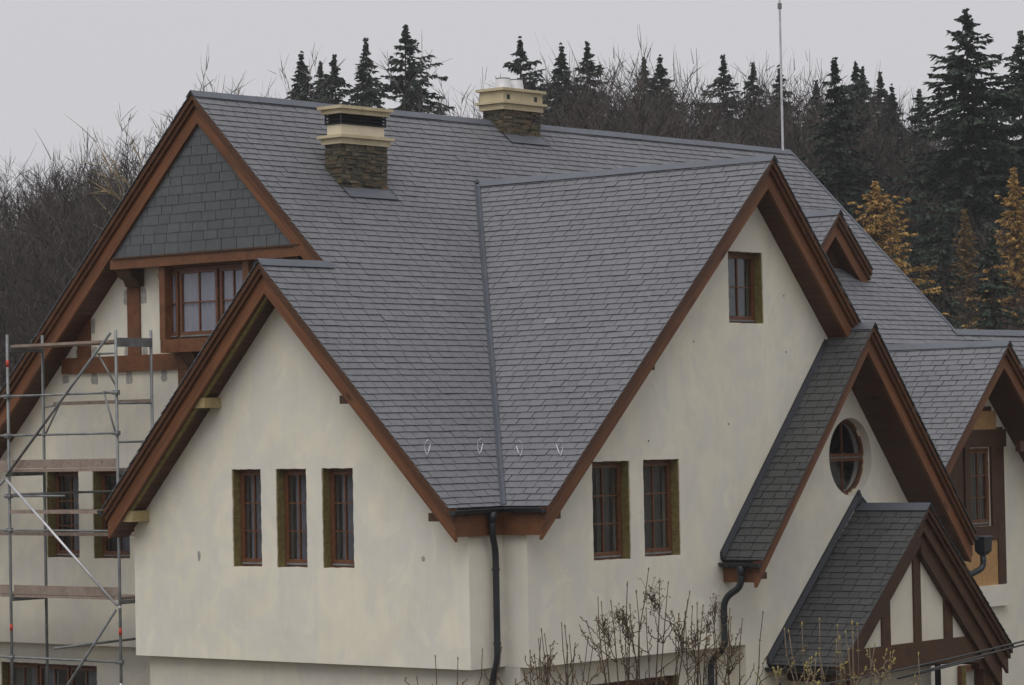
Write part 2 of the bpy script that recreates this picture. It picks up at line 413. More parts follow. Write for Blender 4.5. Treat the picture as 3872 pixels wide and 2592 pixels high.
# --- roof planes
fm = slope(0, T, (0, 0, 0))                                   # main slope towards the camera
fbk = slope(0, -0.978, (0, 0, 0))                             # main slope away
fbl = slope(0, -TL, (0, YB, ZB))                              # small left gable, far side
fcl = slope(TC, 0, (XC, 0, ZC)); fcr = slope(-TR, 0, (XC, 0, ZC))
tfl = (FZ-FZL)/(FX-FXL); tfr = (FZ-FZR)/(FXR-FX)
ffl = slope(tfl, 0, (FX, 0, FZ)); ffr = slope(-tfr, 0, (FX, 0, FZ))
tgl = (GRZ-GZL)/(GX-GXL); tgr = (GRZ-GZR)/(GXR-GX)
fgl = slope(tgl, 0, (GX, 0, GRZ)); fgr = slope(-tgr, 0, (GX, 0, GRZ))
fel = slope(0.992, 0, (EX, 0, EZ)); fer = slope(-0.992, 0, (EX, 0, EZ))
fdl = slope(1.0, 0, (DX, 0, DZ)); fdr = slope(-1.0, 0, (DX, 0, DZ))
yv = ZC/T
def vx(y): return XV+(y+7.0)*(XC-XV)/(yv+7.0)
yrv = ZCR/T
roof = deck('roof', fm, plan(fm, [(0.19, 0), (0.19, YB), (B_E+.19, YB), (B_E+.19, -7.0), (XV, -7.0), (XC, yv), (XCR, yrv), (XCR, -6.9), (EXL, -6.9), (EX, EZ/T), (16.63, -6.9), (24, -6.9), (24, WGY), (XM, WGY), (XM, 0)]), house)
P1 = plan(fm, [(0, 0), (XM, 0), (XM, yv), (0, yv)])
P2 = plan(fm, [(0, yv), (vx(yv), yv), (vx(YB), YB), (0, YB)])
P3 = plan(fm, [(B_E, YB), (vx(YB), YB), (vx(-7.0), -7.0), (B_E, -7.0)])
P4 = plan(fm, [(XC, yv), (XM, yv), (XM, WGY), (XCR-.1, WGY)])
P5 = plan(fm, [(XCR-.1, WGY), (EXL, WGY), (EXL, -6.9), (XCR-.1, -6.9)])
P6 = plan(fm, [(EXL, WGY), (EX, WGY), (EX, EZ/T), (EXL, -6.9)]); P7 = plan(fm, [(16.63, WGY), (EX, WGY), (EX, EZ/T), (16.63, -6.9)])
P8 = plan(fm, [(16.63, WGY), (24, WGY), (24, -6.9), (16.63, -6.9)])
CH1 = (1.906, 3.032, -1.662, -1.287); CH2 = (7.769, 8.823, -0.276, 0.217)
def skipch(p):
    q = fm.p(*p)
    for x0, x1, y0, y1 in (CH1, CH2):
        if x0+.14 < q.x < x1-.14 and y0+.1 < q.y < y1+.2: return True
    return False
lay(fm, [P1, P2, P3], 'slate', cand=True, skip=skipch)
lay(fm, [P4, P5, P6, P7, P8], 'slate', cand=False)
lay(fbk, [plan(fbk, [(0, 0), (1.2, 0), (1.2, 7.0), (0, 7.0)])], 'slate', cand=False)
lay(fbl, [plan(fbl, [(B_E, YB), (0.5, YB), (0.5, YBL), (B_E, YBL)])], 'slate', cand=False)
lay(fcl, [plan(fcl, [(XC, YC), (XV, YC), (XV, -7.0), (XC, yv)])], 'slate')
lay(fcr, [plan(fcr, [(XC, YC), (XCR, YC), (XCR, yrv), (XC, yv)])], 'slate', cand=False)
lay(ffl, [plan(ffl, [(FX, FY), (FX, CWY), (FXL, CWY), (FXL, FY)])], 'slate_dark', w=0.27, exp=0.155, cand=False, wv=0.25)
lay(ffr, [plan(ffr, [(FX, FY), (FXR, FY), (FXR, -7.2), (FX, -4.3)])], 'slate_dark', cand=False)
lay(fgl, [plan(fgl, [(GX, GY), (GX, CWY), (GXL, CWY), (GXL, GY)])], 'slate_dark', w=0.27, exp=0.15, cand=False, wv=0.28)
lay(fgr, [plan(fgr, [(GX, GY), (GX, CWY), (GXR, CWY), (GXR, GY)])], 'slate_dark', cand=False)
yev = EZ/T
lay(fel, [plan(fel, [(EX, EY), (EX, yev), (EXL, -6.98), (EXL, EY)])], 'slate', cand=False)
lay(fer, [plan(fer, [(EX, EY), (EX, yev), (16.63, -6.98), (16.63, EY)])], 'slate', cand=False)
DHW = 1.128; ydv = DZ/T
lay(fdl, [plan(fdl, [(DX, DY), (DX, ydv), (DX-DHW, DY+.4), (DX-DHW, DY)])], 'slate', cand=False)
lay(fdr, [plan(fdr, [(DX, DY), (DX, ydv), (DX+DHW, DY+.4), (DX+DHW, DY)])], 'slate', cand=False)
# decks under them
deck('roof_deck', fbk, plan(fbk, [(0.19, 0), (XM, 0), (XM, 7.0), (0.19, 7.0)]), house, 0.0)
deck('roof_deck', fbl, plan(fbl, [(B_E+.19, YB), (0.7, YB), (0.7, YBL), (B_E+.19, YBL)]), house)
deck('roof_deck', fcl, plan(fcl, [(XC, YC+.19), (XV, YC+.19), (XV, -7.0), (XC, yv)]), house)
deck('roof_deck', fcr, plan(fcr, [(XC, YC+.19), (XCR, YC+.19), (XCR, yrv), (XC, yv)]), house)
deck('roof_deck', ffl, plan(ffl, [(FX, FY+.19), (FX, CWY), (FXL, CWY), (FXL, FY+.19)]), house)
deck('roof_deck', ffr, plan(ffr, [(FX, FY+.19), (FXR, FY+.19), (FXR, -7.2), (FX, -4.3)]), house)
deck('roof_deck', fgl, plan(fgl, [(GX, GY+.19), (GX, CWY), (GXL, CWY), (GXL, GY+.19)]), house)
deck('roof_deck', fgr, plan(fgr, [(GX, GY+.19), (GX, CWY), (GXR, CWY), (GXR, GY+.19)]), house)
deck('roof_deck', fel, plan(fel, [(EX, EY+.19), (EX, yev), (EXL, -6.98), (EXL, EY+.19)]), house)
deck('roof_deck', fer, plan(fer, [(EX, EY+.19), (EX, yev), (16.63, -6.98), (16.63, EY+.19)]), house)
fwb = slope(0, -0.95, (0, WGY, WGZ))
deck('roof_deck', fwb, plan(fwb, [(XM, WGY), (24, WGY), (24, 0), (XM, 0)]), house, 0.0)
# slate cladding of the gable triangle
fpan = Frame((0.20, 0, -0.40), (0, -1, 0), (0, 0, -1))
if fpan.n.x > 0: fpan = Frame((0.20, 0, -0.40), (0, 1, 0), (0, 0, -1))
def pv(y, z): return fpan.uv((0.20, y, z))
PANEL = [pv(0, -0.40), pv(2.32, -2.665), pv(-2.32, -2.665)]
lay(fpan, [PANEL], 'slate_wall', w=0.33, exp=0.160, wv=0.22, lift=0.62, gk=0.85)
m = MB(); m.prism([fpan.p(u, v, -0.004) for u, v in PANEL], fpan.n*-0.06); panel = m.build('gable_cladding', M['underlay'], house)

SLATES.sort(key=lambda s: -s[0])
for i, (sc, key, vs_, fs, tn) in enumerate(SLATES[:300]):
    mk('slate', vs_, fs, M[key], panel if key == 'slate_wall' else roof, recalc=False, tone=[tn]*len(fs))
bv, bf, bt, bmx = [], [], [], []
keys = ['slate', 'slate_wall', 'slate_dark']
for sc, key, vs_, fs, tn in SLATES[300:]:
    b0 = len(bv); bv += vs_; bf += [tuple(i+b0 for i in q) for q in fs]; bt += [tn]*len(fs); bmx += [keys.index(key)]*len(fs)
o = mk('slate_field', bv, bf, M['slate'], roof, recalc=False, tone=bt)
o.data.materials.append(M['slate_wall']); o.data.materials.append(M['slate_dark'])
o.data.polygons.foreach_set('material_index', bmx); o['kind'] = 'stuff'

# --- ridge caps and valley
def ridge(p0, p1, fa, fb, parent, step=1.55, w=0.125):
    p0 = Vector(p0); p1 = Vector(p1); L = (p1-p0).length; n = max(1, round(L/step))
    for i in range(n):
        a = p0.lerp(p1, i/n); b = p0.lerp(p1, min(1, (i+1)/n+0.04/L)); h = 0.034+0.004*(i % 2)+R.uniform(0, .002)
        m = MB()
        for q0, q1 in ((a, b),):
            vv = []
            for q in (q0, q1):
                top = q+ZV*(h*1.42)
                vv += [q+fa.ev*w+fa.n*h, top, q+fb.ev*w+fb.n*h, q+fb.ev*w+fb.n*(h-.006), top-ZV*.009, q+fa.ev*w+fa.n*(h-.006)]
            m.add(vv, [(0, 1, 7, 6), (1, 2, 8, 7), (2, 3, 9, 8), (3, 4, 10, 9), (4, 5, 11, 10), (5, 0, 6, 11), (0, 5, 4, 1), (1, 4, 3, 2), (6, 7, 10, 11), (7, 8, 9, 10)])
        m.build('ridge_cap', M['zinc'], parent)
ridge((-.01, 0, 0), (7.70, 0, 0), fm, fbk, roof); ridge((8.88, 0, 0), (XM, 0, 0), fm, fbk, roof)
ridge((B_E-.01, YB, ZB), (0.12, YB, ZB), fm, fbl, roof, 1.1)
ridge((XC, YC-.01, ZC), (XC, yv-.02, ZC), fcl, fcr, roof)
ridge((FX, FY-.01, FZ), (FX, -7.3, FZ), ffl, ffr, roof, 0.9, 0.13)
ridge((GX, GY-.01, GRZ), (GX, CWY-.01, GRZ), fgl, fgr, roof, 1.5, 0.15)
ridge((EX, EY-.01, EZ), (EX, yev, EZ), fel, fer, roof)
ridge((DX, DY-.01, DZ), (DX, ydv, DZ), fdl, fdr, roof, 1.5, 0.13)
ridge((XM-.1, WGY, WGZ), (24, WGY, WGZ), fm, fwb, roof, 1.6, 0.14)
va = Vector((XV, -7.0, ZE)); vb = Vector((XC-.05, yv-.05, ZC-.04))
vd = (vb-va).normalized()
la = fm.n.cross(vd).normalized(); la = la if la.x < 0 else -la
lc = fcl.n.cross(vd).normalized(); lc = lc if lc.y < 0 else -lc
nv = (fm.n+fcl.n).normalized()
for i in range(6):
    a = va.lerp(vb, i/6); b = va.lerp(vb, min((i+1)/6+.006, 1)); h = 0.036+0.004*(i % 2)
    m = MB()
    m.add([a+la*.066+fm.n*h, a+nv*h*.6, a+lc*.066+fcl.n*h, b+la*.066+fm.n*h, b+nv*h*.6, b+lc*.066+fcl.n*h], [(0, 1, 4, 3), (1, 2, 5, 4)])
    m.add([a+la*.066+fm.n*h, a+la*.066+fm.n*0.0, b+la*.066+fm.n*0.0, b+la*.066+fm.n*h], [(0, 1, 2, 3)])
    m.add([a+lc*.066+fcl.n*h, a+lc*.066, b+lc*.066, b+lc*.066+fcl.n*h], [(0, 1, 2, 3)])
    m.build('valley_flashing', M['zinc'], roof)
m = MB(); m.tube([vb+nv*.03+vd*.02, vb+nv*.06+vd*.10], [.05, .03], 8); m.build('valley_cap', M['gutter'], roof)
# rake edge of the main roof at the far end (metal strip)
m = MB(); a = Vector((XM, 0, 0)); b = Vector((XM, WGY, WGZ)); m.sweep(a, b, [fm.n*.03+Vector((-.04, 0, 0)), fm.n*.03+Vector((.03, 0, 0)), fm.n*-.12+Vector((.03, 0, 0)), fm.n*-.12+Vector((-.04, 0, 0))]); m.build('edge_trim', M['zinc'], roof)

# --- walls with openings
def wall(name, ax, c, outline, holes, th, mat, parent, jit=0.006):
    """ax 'x' faces -X (h = y), ax 'y' faces -Y (h = x); thickness runs inwards"""
    def P(h, z, d): return Vector((c+d, h, z)) if ax == 'x' else Vector((h, c+d, z))
    loops = [[Vector((h, z, 0)) for h, z in outline]]
    for hl in holes:
        pts = []
        for i in range(len(hl)):
            (h0, z0), (h1, z1) = hl[i], hl[(i+1) % len(hl)]
            n = max(1, int(math.hypot(h1-h0, z1-z0)/0.07)) if jit else 1
            for k in range(n):
                j = jit if k else jit*0.3
                pts.append(Vector((h0+(h1-h0)*k/n+R.uniform(-j, j), z0+(z1-z0)*k/n+R.uniform(-j, j), 0)))
        loops.append(pts)
    flat = [p for l in loops for p in l]; tris = tessellate_polygon(loops); n = len(flat)
    verts = [P(p.x, p.y, 0) for p in flat]+[P(p.x, p.y, th) for p in flat]
    faces = [tuple(t_) for t_ in tris]+[tuple(i+n for i in t_)[::-1] for t_ in tris]
    b = 0
    for l in loops:
        k = len(l)
        for i in range(k):
            i0, i1 = b+i, b+(i+1) % k
            faces.append((i0, i1, i1+n, i0+n))
        b += k
    return mk(name, verts, faces, M[mat], parent)
def rect(h0, h1, z0, z1): return [(h0, z0), (h1, z0), (h1, z1), (h0, z1)]
WIN_A = [(3.641, 4.499, -7.882, -6.335), (2.33, 3.272, -7.886, -6.335)]
WIN_B = [(-2.471, -1.816, -7.895, -6.33), (-3.484, -2.813, -7.895, -6.33), (-4.498, -3.827, -7.895, -6.33)]
WIN_C = [(1.455, 2.396, -7.855, -6.305), (2.747, 3.692, -7.850, -6.300)]
WIN_CU = (5.138, 6.105, -4.080, -2.890)
OV = (8.59, -6.355, 0.655, 0.676)
BAY = (-0.90, 1.05, -4.12, -2.90)
wall('wall', 'x', AWX, [(-6.3, WB_Z-.02), (6.4, WB_Z-.02), (6.4, -6.72), (0, -0.44), (-6.3, -6.72)], [rect(*w) for w in WIN_A]+[rect(*BAY)], 0.38, 'plaster', house)
wall('wall', 'x', AWX+.25, [(-6.0, GZ-.3), (6.4, GZ-.3), (6.4, WB_Z-.03), (-6.0, WB_Z-.03)], [rect(3.513, 6.1, -11.4, -9.80)], 0.38, 'plaster_lower', house)
wall('wall', 'x', BWX, [(-6.87, WB_Z), (0.521, WB_Z), (0.521, ZB-.47-TL*3.586), (YB, ZB-.46), (-6.87, ZB-.46-T*3.805)], [rect(*w) for w in WIN_B], 0.38, 'plaster', house)
wall('wall', 'y', -6.87, [(BWX+.381, WB_Z+.003), (XV+.6, WB_Z+.003), (XV+.6, -6.9), (BWX+.381, -6.9)], [], 0.35, 'plaster', house)
wall('wall', 'x', -0.155, [(CWY+.361, WB_Z+.003), (-6.6, WB_Z+.003), (-6.6, -6.9), (CWY+.361, -6.9)], [], 0.35, 'plaster', house)
boxo('wall', (-0.152, -7.16, GZ-.3), (0.3, -6.5, WB_Z+.02), M['plaster_lower'], house)
wall('wall', 'y', 0.141, [(BWX+.38, WB_Z+.004), (AWX, WB_Z+.004), (AWX, -7.2), (BWX+.38, -7.2)], [], 0.379, 'plaster', house)   # far flank of the small gable
ovp = [(OV[0]+OV[2]*math.cos(2*math.pi*k/40), OV[1]+OV[3]*math.sin(2*math.pi*k/40)) for k in range(40)]
wall('wall', 'y', CWY, [(-0.155, WB_Z-.005), (5.401, WB_Z-.005), (5.401, GZ-.3), (10.98, GZ-.3), (10.98, FZ-.46-tfr*2.81), (FX, FZ-.46), (XCR-.15, ZC-.46-TR*2.34), (XC, ZC-.46), (-0.155, ZC-.46-TC*5.891)],
     [rect(*w) for w in WIN_C]+[rect(*WIN_CU), ovp], 0.36, 'plaster', house)
wall('wall', 'y', CWY+.30, [(0.3, GZ-.3), (5.45, GZ-.3), (5.45, WB_Z-.03), (0.3, WB_Z-.03)], [rect(1.60, 3.95, -11.3, -9.80)], 0.36, 'plaster_lower', house)
wall('wall', 'x', -0.9+.14, [(-6.75, GZ-.3), (0.4, GZ-.3), (0.4, WB_Z+.01), (-6.75, WB_Z+.01)], [rect(-2.9, -1.7, -11.6, -9.83)], 0.3, 'plaster_lower', house)
boxo('wall', (-0.70, -6.74, GZ-.3), (0.1, -6.45, WB_Z+.012), M['plaster_lower'], house)
wall('wall', 'y', EWY, [(10.97, GZ-.3), (24, GZ-.3), (24, -6.8), (16.35, -6.8), (EX, EZ-.48), (11.5, -6.8), (10.97, -6.8)], [rect(13.30+EO, 14.05+EO, -7.75, -6.28)], 0.36, 'plaster', house)
boxo('wall', (17.0, -6.4, GZ-.3), (17.3, 6.4, -7.0), M['plaster'], house)
m = MB(); m.prism([(17.0, -6.3, -7.0), (17.0, 6.3, -7.0), (17.0, 0, -0.5)], (0.25, 0, 0)); m.build('wall', M['plaster'], house)
boxo('wall', (0.9, 6.1, GZ-.3), (24, 6.4, -6.6), M['plaster'], house)
boxo('wall', (23.7, -6.4, GZ-.3), (24, 6.1, -6.9), M['plaster'], house)
boxo('floor_slab', (0.9, -6.4, WB_Z), (23.7, 6.1, WB_Z+.25), M['room'], house)
boxo('floor_slab', (1.0, -4.3, -5.2), (16.9, 4.3, -5.0), M['room'], house)

# --- barge boards: slate edge, two stepped strips, broad board; soffit planks behind
def rake(apex, foot, n, parent, soff=None, depth=0.6, wide=0.30, strips=True, mat='wood', mat2='wood2'):
    apex = Vector(apex); foot = Vector(foot); n = Vector(n)
    def offs(d0, d1, e0, e1): return [-ZV*d0-n*e0, -ZV*d1-n*e0, -ZV*d1-n*e1, -ZV*d0-n*e1]
    m = MB(); m.sweep(apex, foot, offs(0.20, 0.20+wide, 0.13, 0.19)); b = grain(m.build('barge_board', M[mat+'_g'] if mat == 'wood' else M[mat], parent), apex, foot)
    if strips:
        m = MB(); m.sweep(apex, foot, offs(0.006, 0.105, 0.03, 0.20)); m.build('trim_strip', M[mat2], b)
        m = MB(); m.sweep(apex, foot, offs(0.106, 0.199, 0.075, 0.20)); m.build('trim_strip', M[mat2], b)
    if soff is not None:
        L = (foot-apex).length; k = max(1, int(L/0.135)); d = 0.18+wide
        m0 = None
        if soff == 'slab':
            m = MB(); m.sweep(apex, apex.lerp(foot, .92), offs(d, d+.02, 0.191, depth+.02)); m.build('soffit', M['soffit'], b)
        else:
            m = MB(); m.sweep(apex, foot, offs(d-.03, d-.012, 0.191, depth+.02)); s = m.build('soffit', M['soffit'], parent)
            for i in range(k):
                a = apex.lerp(foot, (i+.03)/k); c = apex.lerp(foot, (i+.94)/k); dj = d+R.uniform(-.003, .003)
                m = MB(); m.sweep(a, c, offs(dj-.011, dj+.012, 0.191, depth+.015)); grain(m.build('soffit_board', M['soffit_g'], s), a, a+n)
    return b
NX = (-1, 0, 0); NY = (0, -1, 0)
rake((0, 0, 0), (0, 7.0, -6.85), NX, house, 'boards', AWX)
rake((0, 0, 0), (0, YB-.15, (YB-.15)*T), NX, house, 'slab', AWX)
rake((B_E, YB, ZB), (B_E, YBL, ZE), NX, house, 'boards', BWX-B_E)
rake((B_E, YB, ZB), (B_E, -7.0, ZE), NX, house, 'slab', BWX-B_E)
rake((XC, YC, ZC), (XV, YC, ZE), NY, house, 'slab', CWY-YC)
rake((XC, YC, ZC), (XCR, YC, ZCR), NY, house, 'boards', CWY-YC)
rake((FX, FY, FZ), (FXL, FY, FZL), NY, house, 'slab', CWY-FY, 0.24)
rake((FX, FY, FZ), (FXR, FY, FZR), NY, house, 'boards', CWY-FY, 0.30)
rake((GX, GY, GRZ), (GXL, GY, GZL), NY, house, 'slab', 0.33, 0.22, mat='wood_dark', mat2='wood_dark')
rake((GX, GY, GRZ), (GXR, GY, GZR), NY, house, 'slab', 0.33, 0.26, mat='wood_dark', mat2='wood_dark')
rake((EX, EY, EZ), (EXL, EY, EZL), NY, house, 'slab', EWY-EY, 0.26)
rake((EX, EY, EZ), (16.63, EY, -6.934), NY, house, 'slab', EWY-EY, 0.26)
# dormer vent
dorm = rake((DX, DY, DZ), (DX+DHW, DY, DZ-DHW), NY, house, 'slab', 0.55, 0.28)
dorm2 = rake((DX, DY, DZ), (DX-DHW, DY, DZ-DHW), NY, house, 'slab', 0.55, 0.28)
for k in range(10):                                              # boarded dormer front
    xa = DX-1.0+k*.2; xm = max(abs(xa-DX), abs(xa+.2-DX)); xn = min(abs(xa-DX), abs(xa+.2-DX))
    zl, zr = DZ-.34-abs(xa-DX), DZ-.34-abs(xa+.2-DX); zb_ = -3.25
    m = MB(); m.prism([(xa+.004, DY+.42, zb_), (xa+.196, DY+.42, zb_), (xa+.196, DY+.42, max(zr, zb_+.02)), (xa+.004, DY+.42, max(zl, zb_+.02))], (0, .05, 0)); m.build('dormer_board', M['wood_dark'], house)
boxo('dormer_post', (DX-.62, DY+.36, -2.95), (DX-.54, DY+.415, -2.15), M['plaster'], house)
m = MB(); m.prism([(DX-DHW, DY+.19, DZ-DHW-.44), (DX+DHW-.12, DY+.19, DZ-DHW-.40), (DX+DHW-.12, DY+.6, DZ-DHW-.40), (DX-DHW, DY+.6, DZ-DHW-.44)], (0, 0, -.03)); m.build('dormer_sill', M['soffit'], house)
# olive insulation strip left showing under the small gable's far barge board
m = MB(); m.sweep(Vector((B_E, YB-.03, ZB)), Vector((B_E, YBL-.35, ZE+.36)), [-ZV*.47+Vector((.21, 0, 0)), -ZV*.535+Vector((.21, 0, 0)), -ZV*.535+Vector((.27, 0, 0)), -ZV*.47+Vector((.27, 0, 0))])
m.build('insulation_strip', M['insul'], house)
# purlin ends
for y0, y1, z0, z1, mt in ((-1.60, -1.35, -5.33, -5.165, 'raw'), (0.145, 0.42, -7.17, -6.99, 'raw'), (-4.82, -4.605, -5.33, -5.20, 'wood_dark'), (-6.62, -6.41, -7.145, -7.015, 'wood_dark')):
    boxo('purlin', (B_E+.2, y0, z0), (BWX+.05, y1, z1), M[mt], house)
for x0, x1, z0, z1 in ((2.45, 2.65, -4.88, -4.755), (0.05, 0.24, -7.15, -7.04)):
    boxo('purlin', (x0, YC+.2, z0), (x1, CWY+.05, z1), M['wood_dark'], house)
boxo('purlin', (4.98, FY+.19, FZL-.31), (5.13, CWY+.05, FZL-.20), M['wood_dark'], house)
# fascias
boxo('fascia', (B_E+.192, -6.975, ZE-.43), (XV+.02, -6.875, ZE-.06), M['wood'], house)
boxo('fascia', (XV+.023, YC+.192, ZE-.43), (XV+.128, -6.88, ZE-.06), M['wood'], house)
boxo('fascia', (FXL+.05, FY+.192, FZL-.36), (FXL+.11, CWY-.002, FZL-.05), M['wood'], house)
boxo('fascia', (B_E+.192, YBL-.10, ZE-.40), (AWX-.01, YBL-.03, ZE-.06), M['wood_dark'], house)
boxo('fascia', (XCR-.12, YC+.192, ZCR-.49), (XCR-.05, CWY-.01, ZCR-.06), M['soffit'], house)

# --- gutters and downpipes
def gutter(p0, p1, out, r=0.068, parent=house):
    p0, p1, out = Vector(p0), Vector(p1), Vector(out); m = MB(); n = 9
    d = (p1-p0).normalized()
    ring = []
    for rr in (r, r-.006):
        ring.append([out*math.cos(math.pi*k/(n-1))*rr-ZV*math.sin(math.pi*k/(n-1))*rr for k in range(n)])
    sec = ring[0]+ring[1][::-1]; k = len(sec)
    m.add([p0+s for s in sec]+[p1+s for s in sec], [(i, (i+1) % k, k+(i+1) % k, k+i) for i in range(k)])
    o = m.build('gutter', M['gutter'], parent)
    m = MB(); m.tube([p0+out*r, p1+out*r], .011, 6); m.build('gutter_bead', M['gutter'], o)
    for e, s in ((p0, -1), (p1, 1)):
        m = MB(); m.prism([e+q for q in ring[0]], d*s*.004); m.build('end_cap', M['gutter'], o)
    L = (p1-p0).length; nb = max(2, int(L/0.5))
    for i in range(nb):
        c = p0.lerp(p1, (i+.5)/nb); m = MB()
        m.tube([c+out*math.cos(math.pi*j/8)*(r+.006)-ZV*math.sin(math.pi*j/8)*(r+.006) for j in range(9)], .008, 4); m.build('gutter_bracket', M['gutter'], o)
    return o
gz = ZE-.035
gutter((B_E+.03, -7.05, gz), (XV-.075, -7.05, gz+.012), (0, -1, 0))
gutter((XV-.06, YC+.05, gz+.012), (XV-.06, -7.08, gz+.012), (-1, 0, 0))
gutter((FXL-.05, FY+.04, FZL-.045), (FXL-.05, CWY-.03, FZL-.045), (-1, 0, 0))
gutter((B_E+.02, YBL+.07, ZE-.035), (AWX, YBL+.07, ZE-.035), (0, 1, 0))
gutter((FXR+.05, FY+.03, FZR-.04), (FXR+.05, -7.3, FZR-.04), (1, 0, 0))
gutter((GXL-.04, GY+.03, GZL-.04), (GXL-.04, CWY-.02, GZL-.04), (-1, 0, 0))
def bez(pts, n=6):
    """smooth a polyline with rounded bends"""
    pts = [Vector(p) for p in pts]; out = [pts[0]]
    for i in range(1, len(pts)-1):
        a, b, c = pts[i-1], pts[i], pts[i+1]
        d = min((b-a).length, (c-b).length)*0.45
        s = b+(a-b).normalized()*d; e = b+(c-b).normalized()*d
        for k in range(n+1):
            t_ = k/n; out.append(s*(1-t_)**2+b*2*t_*(1-t_)+e*t_*t_)
    out.append(pts[-1]); return out
def pipe(pts, r, clamps=()):
    m = MB(); m.tube(bez(pts), r, 14); o = m.build('downpipe', M['gutter'], house, True)
    for c in clamps:
        m = MB(); m.tube([Vector(c)-ZV*.018, Vector(c)+ZV*.018], r+.010, 14); m.build('pipe_clamp', M['gutter'], o)
    return o
px_, py_ = -0.47, -6.985
pipe([(-0.62, -7.06, ZE-.09), (-0.62, -7.06, ZE-.42), (px_, py_, ZE-.66), (px_, py_, -9.30), (px_+.02, py_+.14, -9.62), (px_+.02, py_+.14, GZ)], 0.052, [(px_, py_, -7.9), (px_, py_, -9.02)])
m = MB(); m.tube([(-0.62, -7.06, ZE-.07), (-0.62, -7.06, ZE-.24)], [.075, .055], 14); m.build('outlet', M['gutter'], house, True)
fx_ = FXL-.05
pipe([(fx_, -7.78, FZL-.10), (fx_, -7.78, FZL-.42), (fx_-.02, -7.43, FZL-.62), (fx_-.02, -7.43, -9.42), (fx_-.02, -7.14, -9.62), (fx_-.02, -7.14, GZ)], 0.055, [(fx_-.02, -7.43, -8.9)])
m = MB(); m.tube([(fx_, -7.78, FZL-.08), (fx_, -7.78, FZL-.25)], [.08, .058], 14); m.build('outlet', M['gutter'], house, True)
# rainwater hopper at the far eave
hx, hy, hz = 11.62, -8.08, -7.90
m = MB()
m.hexa([(hx-.10, hy-.10, hz-.20), (hx+.14, hy-.10, hz-.20), (hx+.14, hy+.1, hz-.20), (hx-.10, hy+.1, hz-.20)], [(hx-.11, hy-.11, hz+.05), (hx+.15, hy-.11, hz+.05), (hx+.15, hy+.11, hz+.05), (hx-.11, hy+.11, hz+.05)])
m.hexa([(hx-.06, hy-.05, hz-.27), (hx+.08, hy-.05, hz-.27), (hx+.08, hy+.05, hz-.27), (hx-.06, hy+.05, hz-.27)], [(hx-.10, hy-.10, hz-.201), (hx+.14, hy-.10, hz-.201), (hx+.14, hy+.1, hz-.201), (hx-.10, hy+.1, hz-.201)])
hop = m.build('rain_hopper', M['gutter'], house)
boxo('hopper_rim', (hx-.125, hy-.125, hz+.05), (hx+.165, hy+.125, hz+.066), M['zinc'], hop)
pipe([(hx+.01, hy, hz-.26), (hx+.01, hy, hz-.50), (hx-.42, hy+.12, hz-.66), (hx-.62, hy+.6, hz-.72), (hx-.62, hy+.62, GZ)], 0.055)
pipe([(15.30, -7.0, -7.0), (15.30, -7.0, GZ)], 0.05, [(15.3, -7.0, -8.0)])
# wall flashings of the two lean-on gables
for fx0, fz0, fx1, fz1 in ((7.87, FZ-.36, FXL-.03, FZL-.03), (GX, GRZ+.14, GXL-.03, GZL-.03)):
    a = Vector((fx0, CWY-.03, fz0+.05)); b = Vector((fx1, CWY-.03, fz1+.08))
    m = MB(); m.sweep(a, b, [ZV*.085+Vector((0, .028, 0)), ZV*.085+Vector((0, -.012, 0)), ZV*-.02+Vector((0, -.055, 0)), ZV*-.02+Vector((0, .028, 0))]); m.build('wall_flashing', M['gutter'], house)
m = MB(); m.prism([(GX-.12, CWY-.02, GRZ+.02), (GX+.24, CWY-.02, GRZ+.0), (GX-.05, CWY-.02, GRZ+.22)], (0, -.05, 0)); m.build('wall_flashing', M['gutter'], house)
# roof hooks
def hook(P, f, side):
    e = f.eu*side
    m = MB(); a = P+f.n*.03
    m.tube([a, a+f.n*.02-f.ev*.03, a+f.n*.05-f.ev*.12, a+f.n*.13-f.ev*.17, a+f.n*.20-f.ev*.16], [.006, .008, .008, .008, .007], 6)
    m.tube([a-f.ev*.01, a+f.n*.05+e*.05-f.ev*.06, a+f.n*.12+e*.10-f.ev*.14], [.007, .008, .006], 6)
    m.build('roof_hook', M['galv_light'], roof, True)
for x, y in ((-1.17, -6.23), (0.05, -6.23)): hook(Vector((x, y, sz(fm, x, y))), fm, -1)
for x, y in ((0.49, -6.72), (0.49, -7.53)): hook(Vector((x, y, sz(fcl, x, y))), fcl, 1)
# lightning rod
m = MB(); m.tube([(XM-.28, -.02, .0), (XM-.28, -.02, 1.9), (XM-.28, -.02, 2.9), (XM-.28, -.02, 7.5)], [.025, .025, .022, .02], 8); rod = m.build('lightning_rod', M['galv_light'], house)
m = MB(); m.tube([(XM-.28, -.02, 3.0), (XM-.28, -.02, 3.12)], .045, 8); m.build('rod_joint', M['galv'], rod)

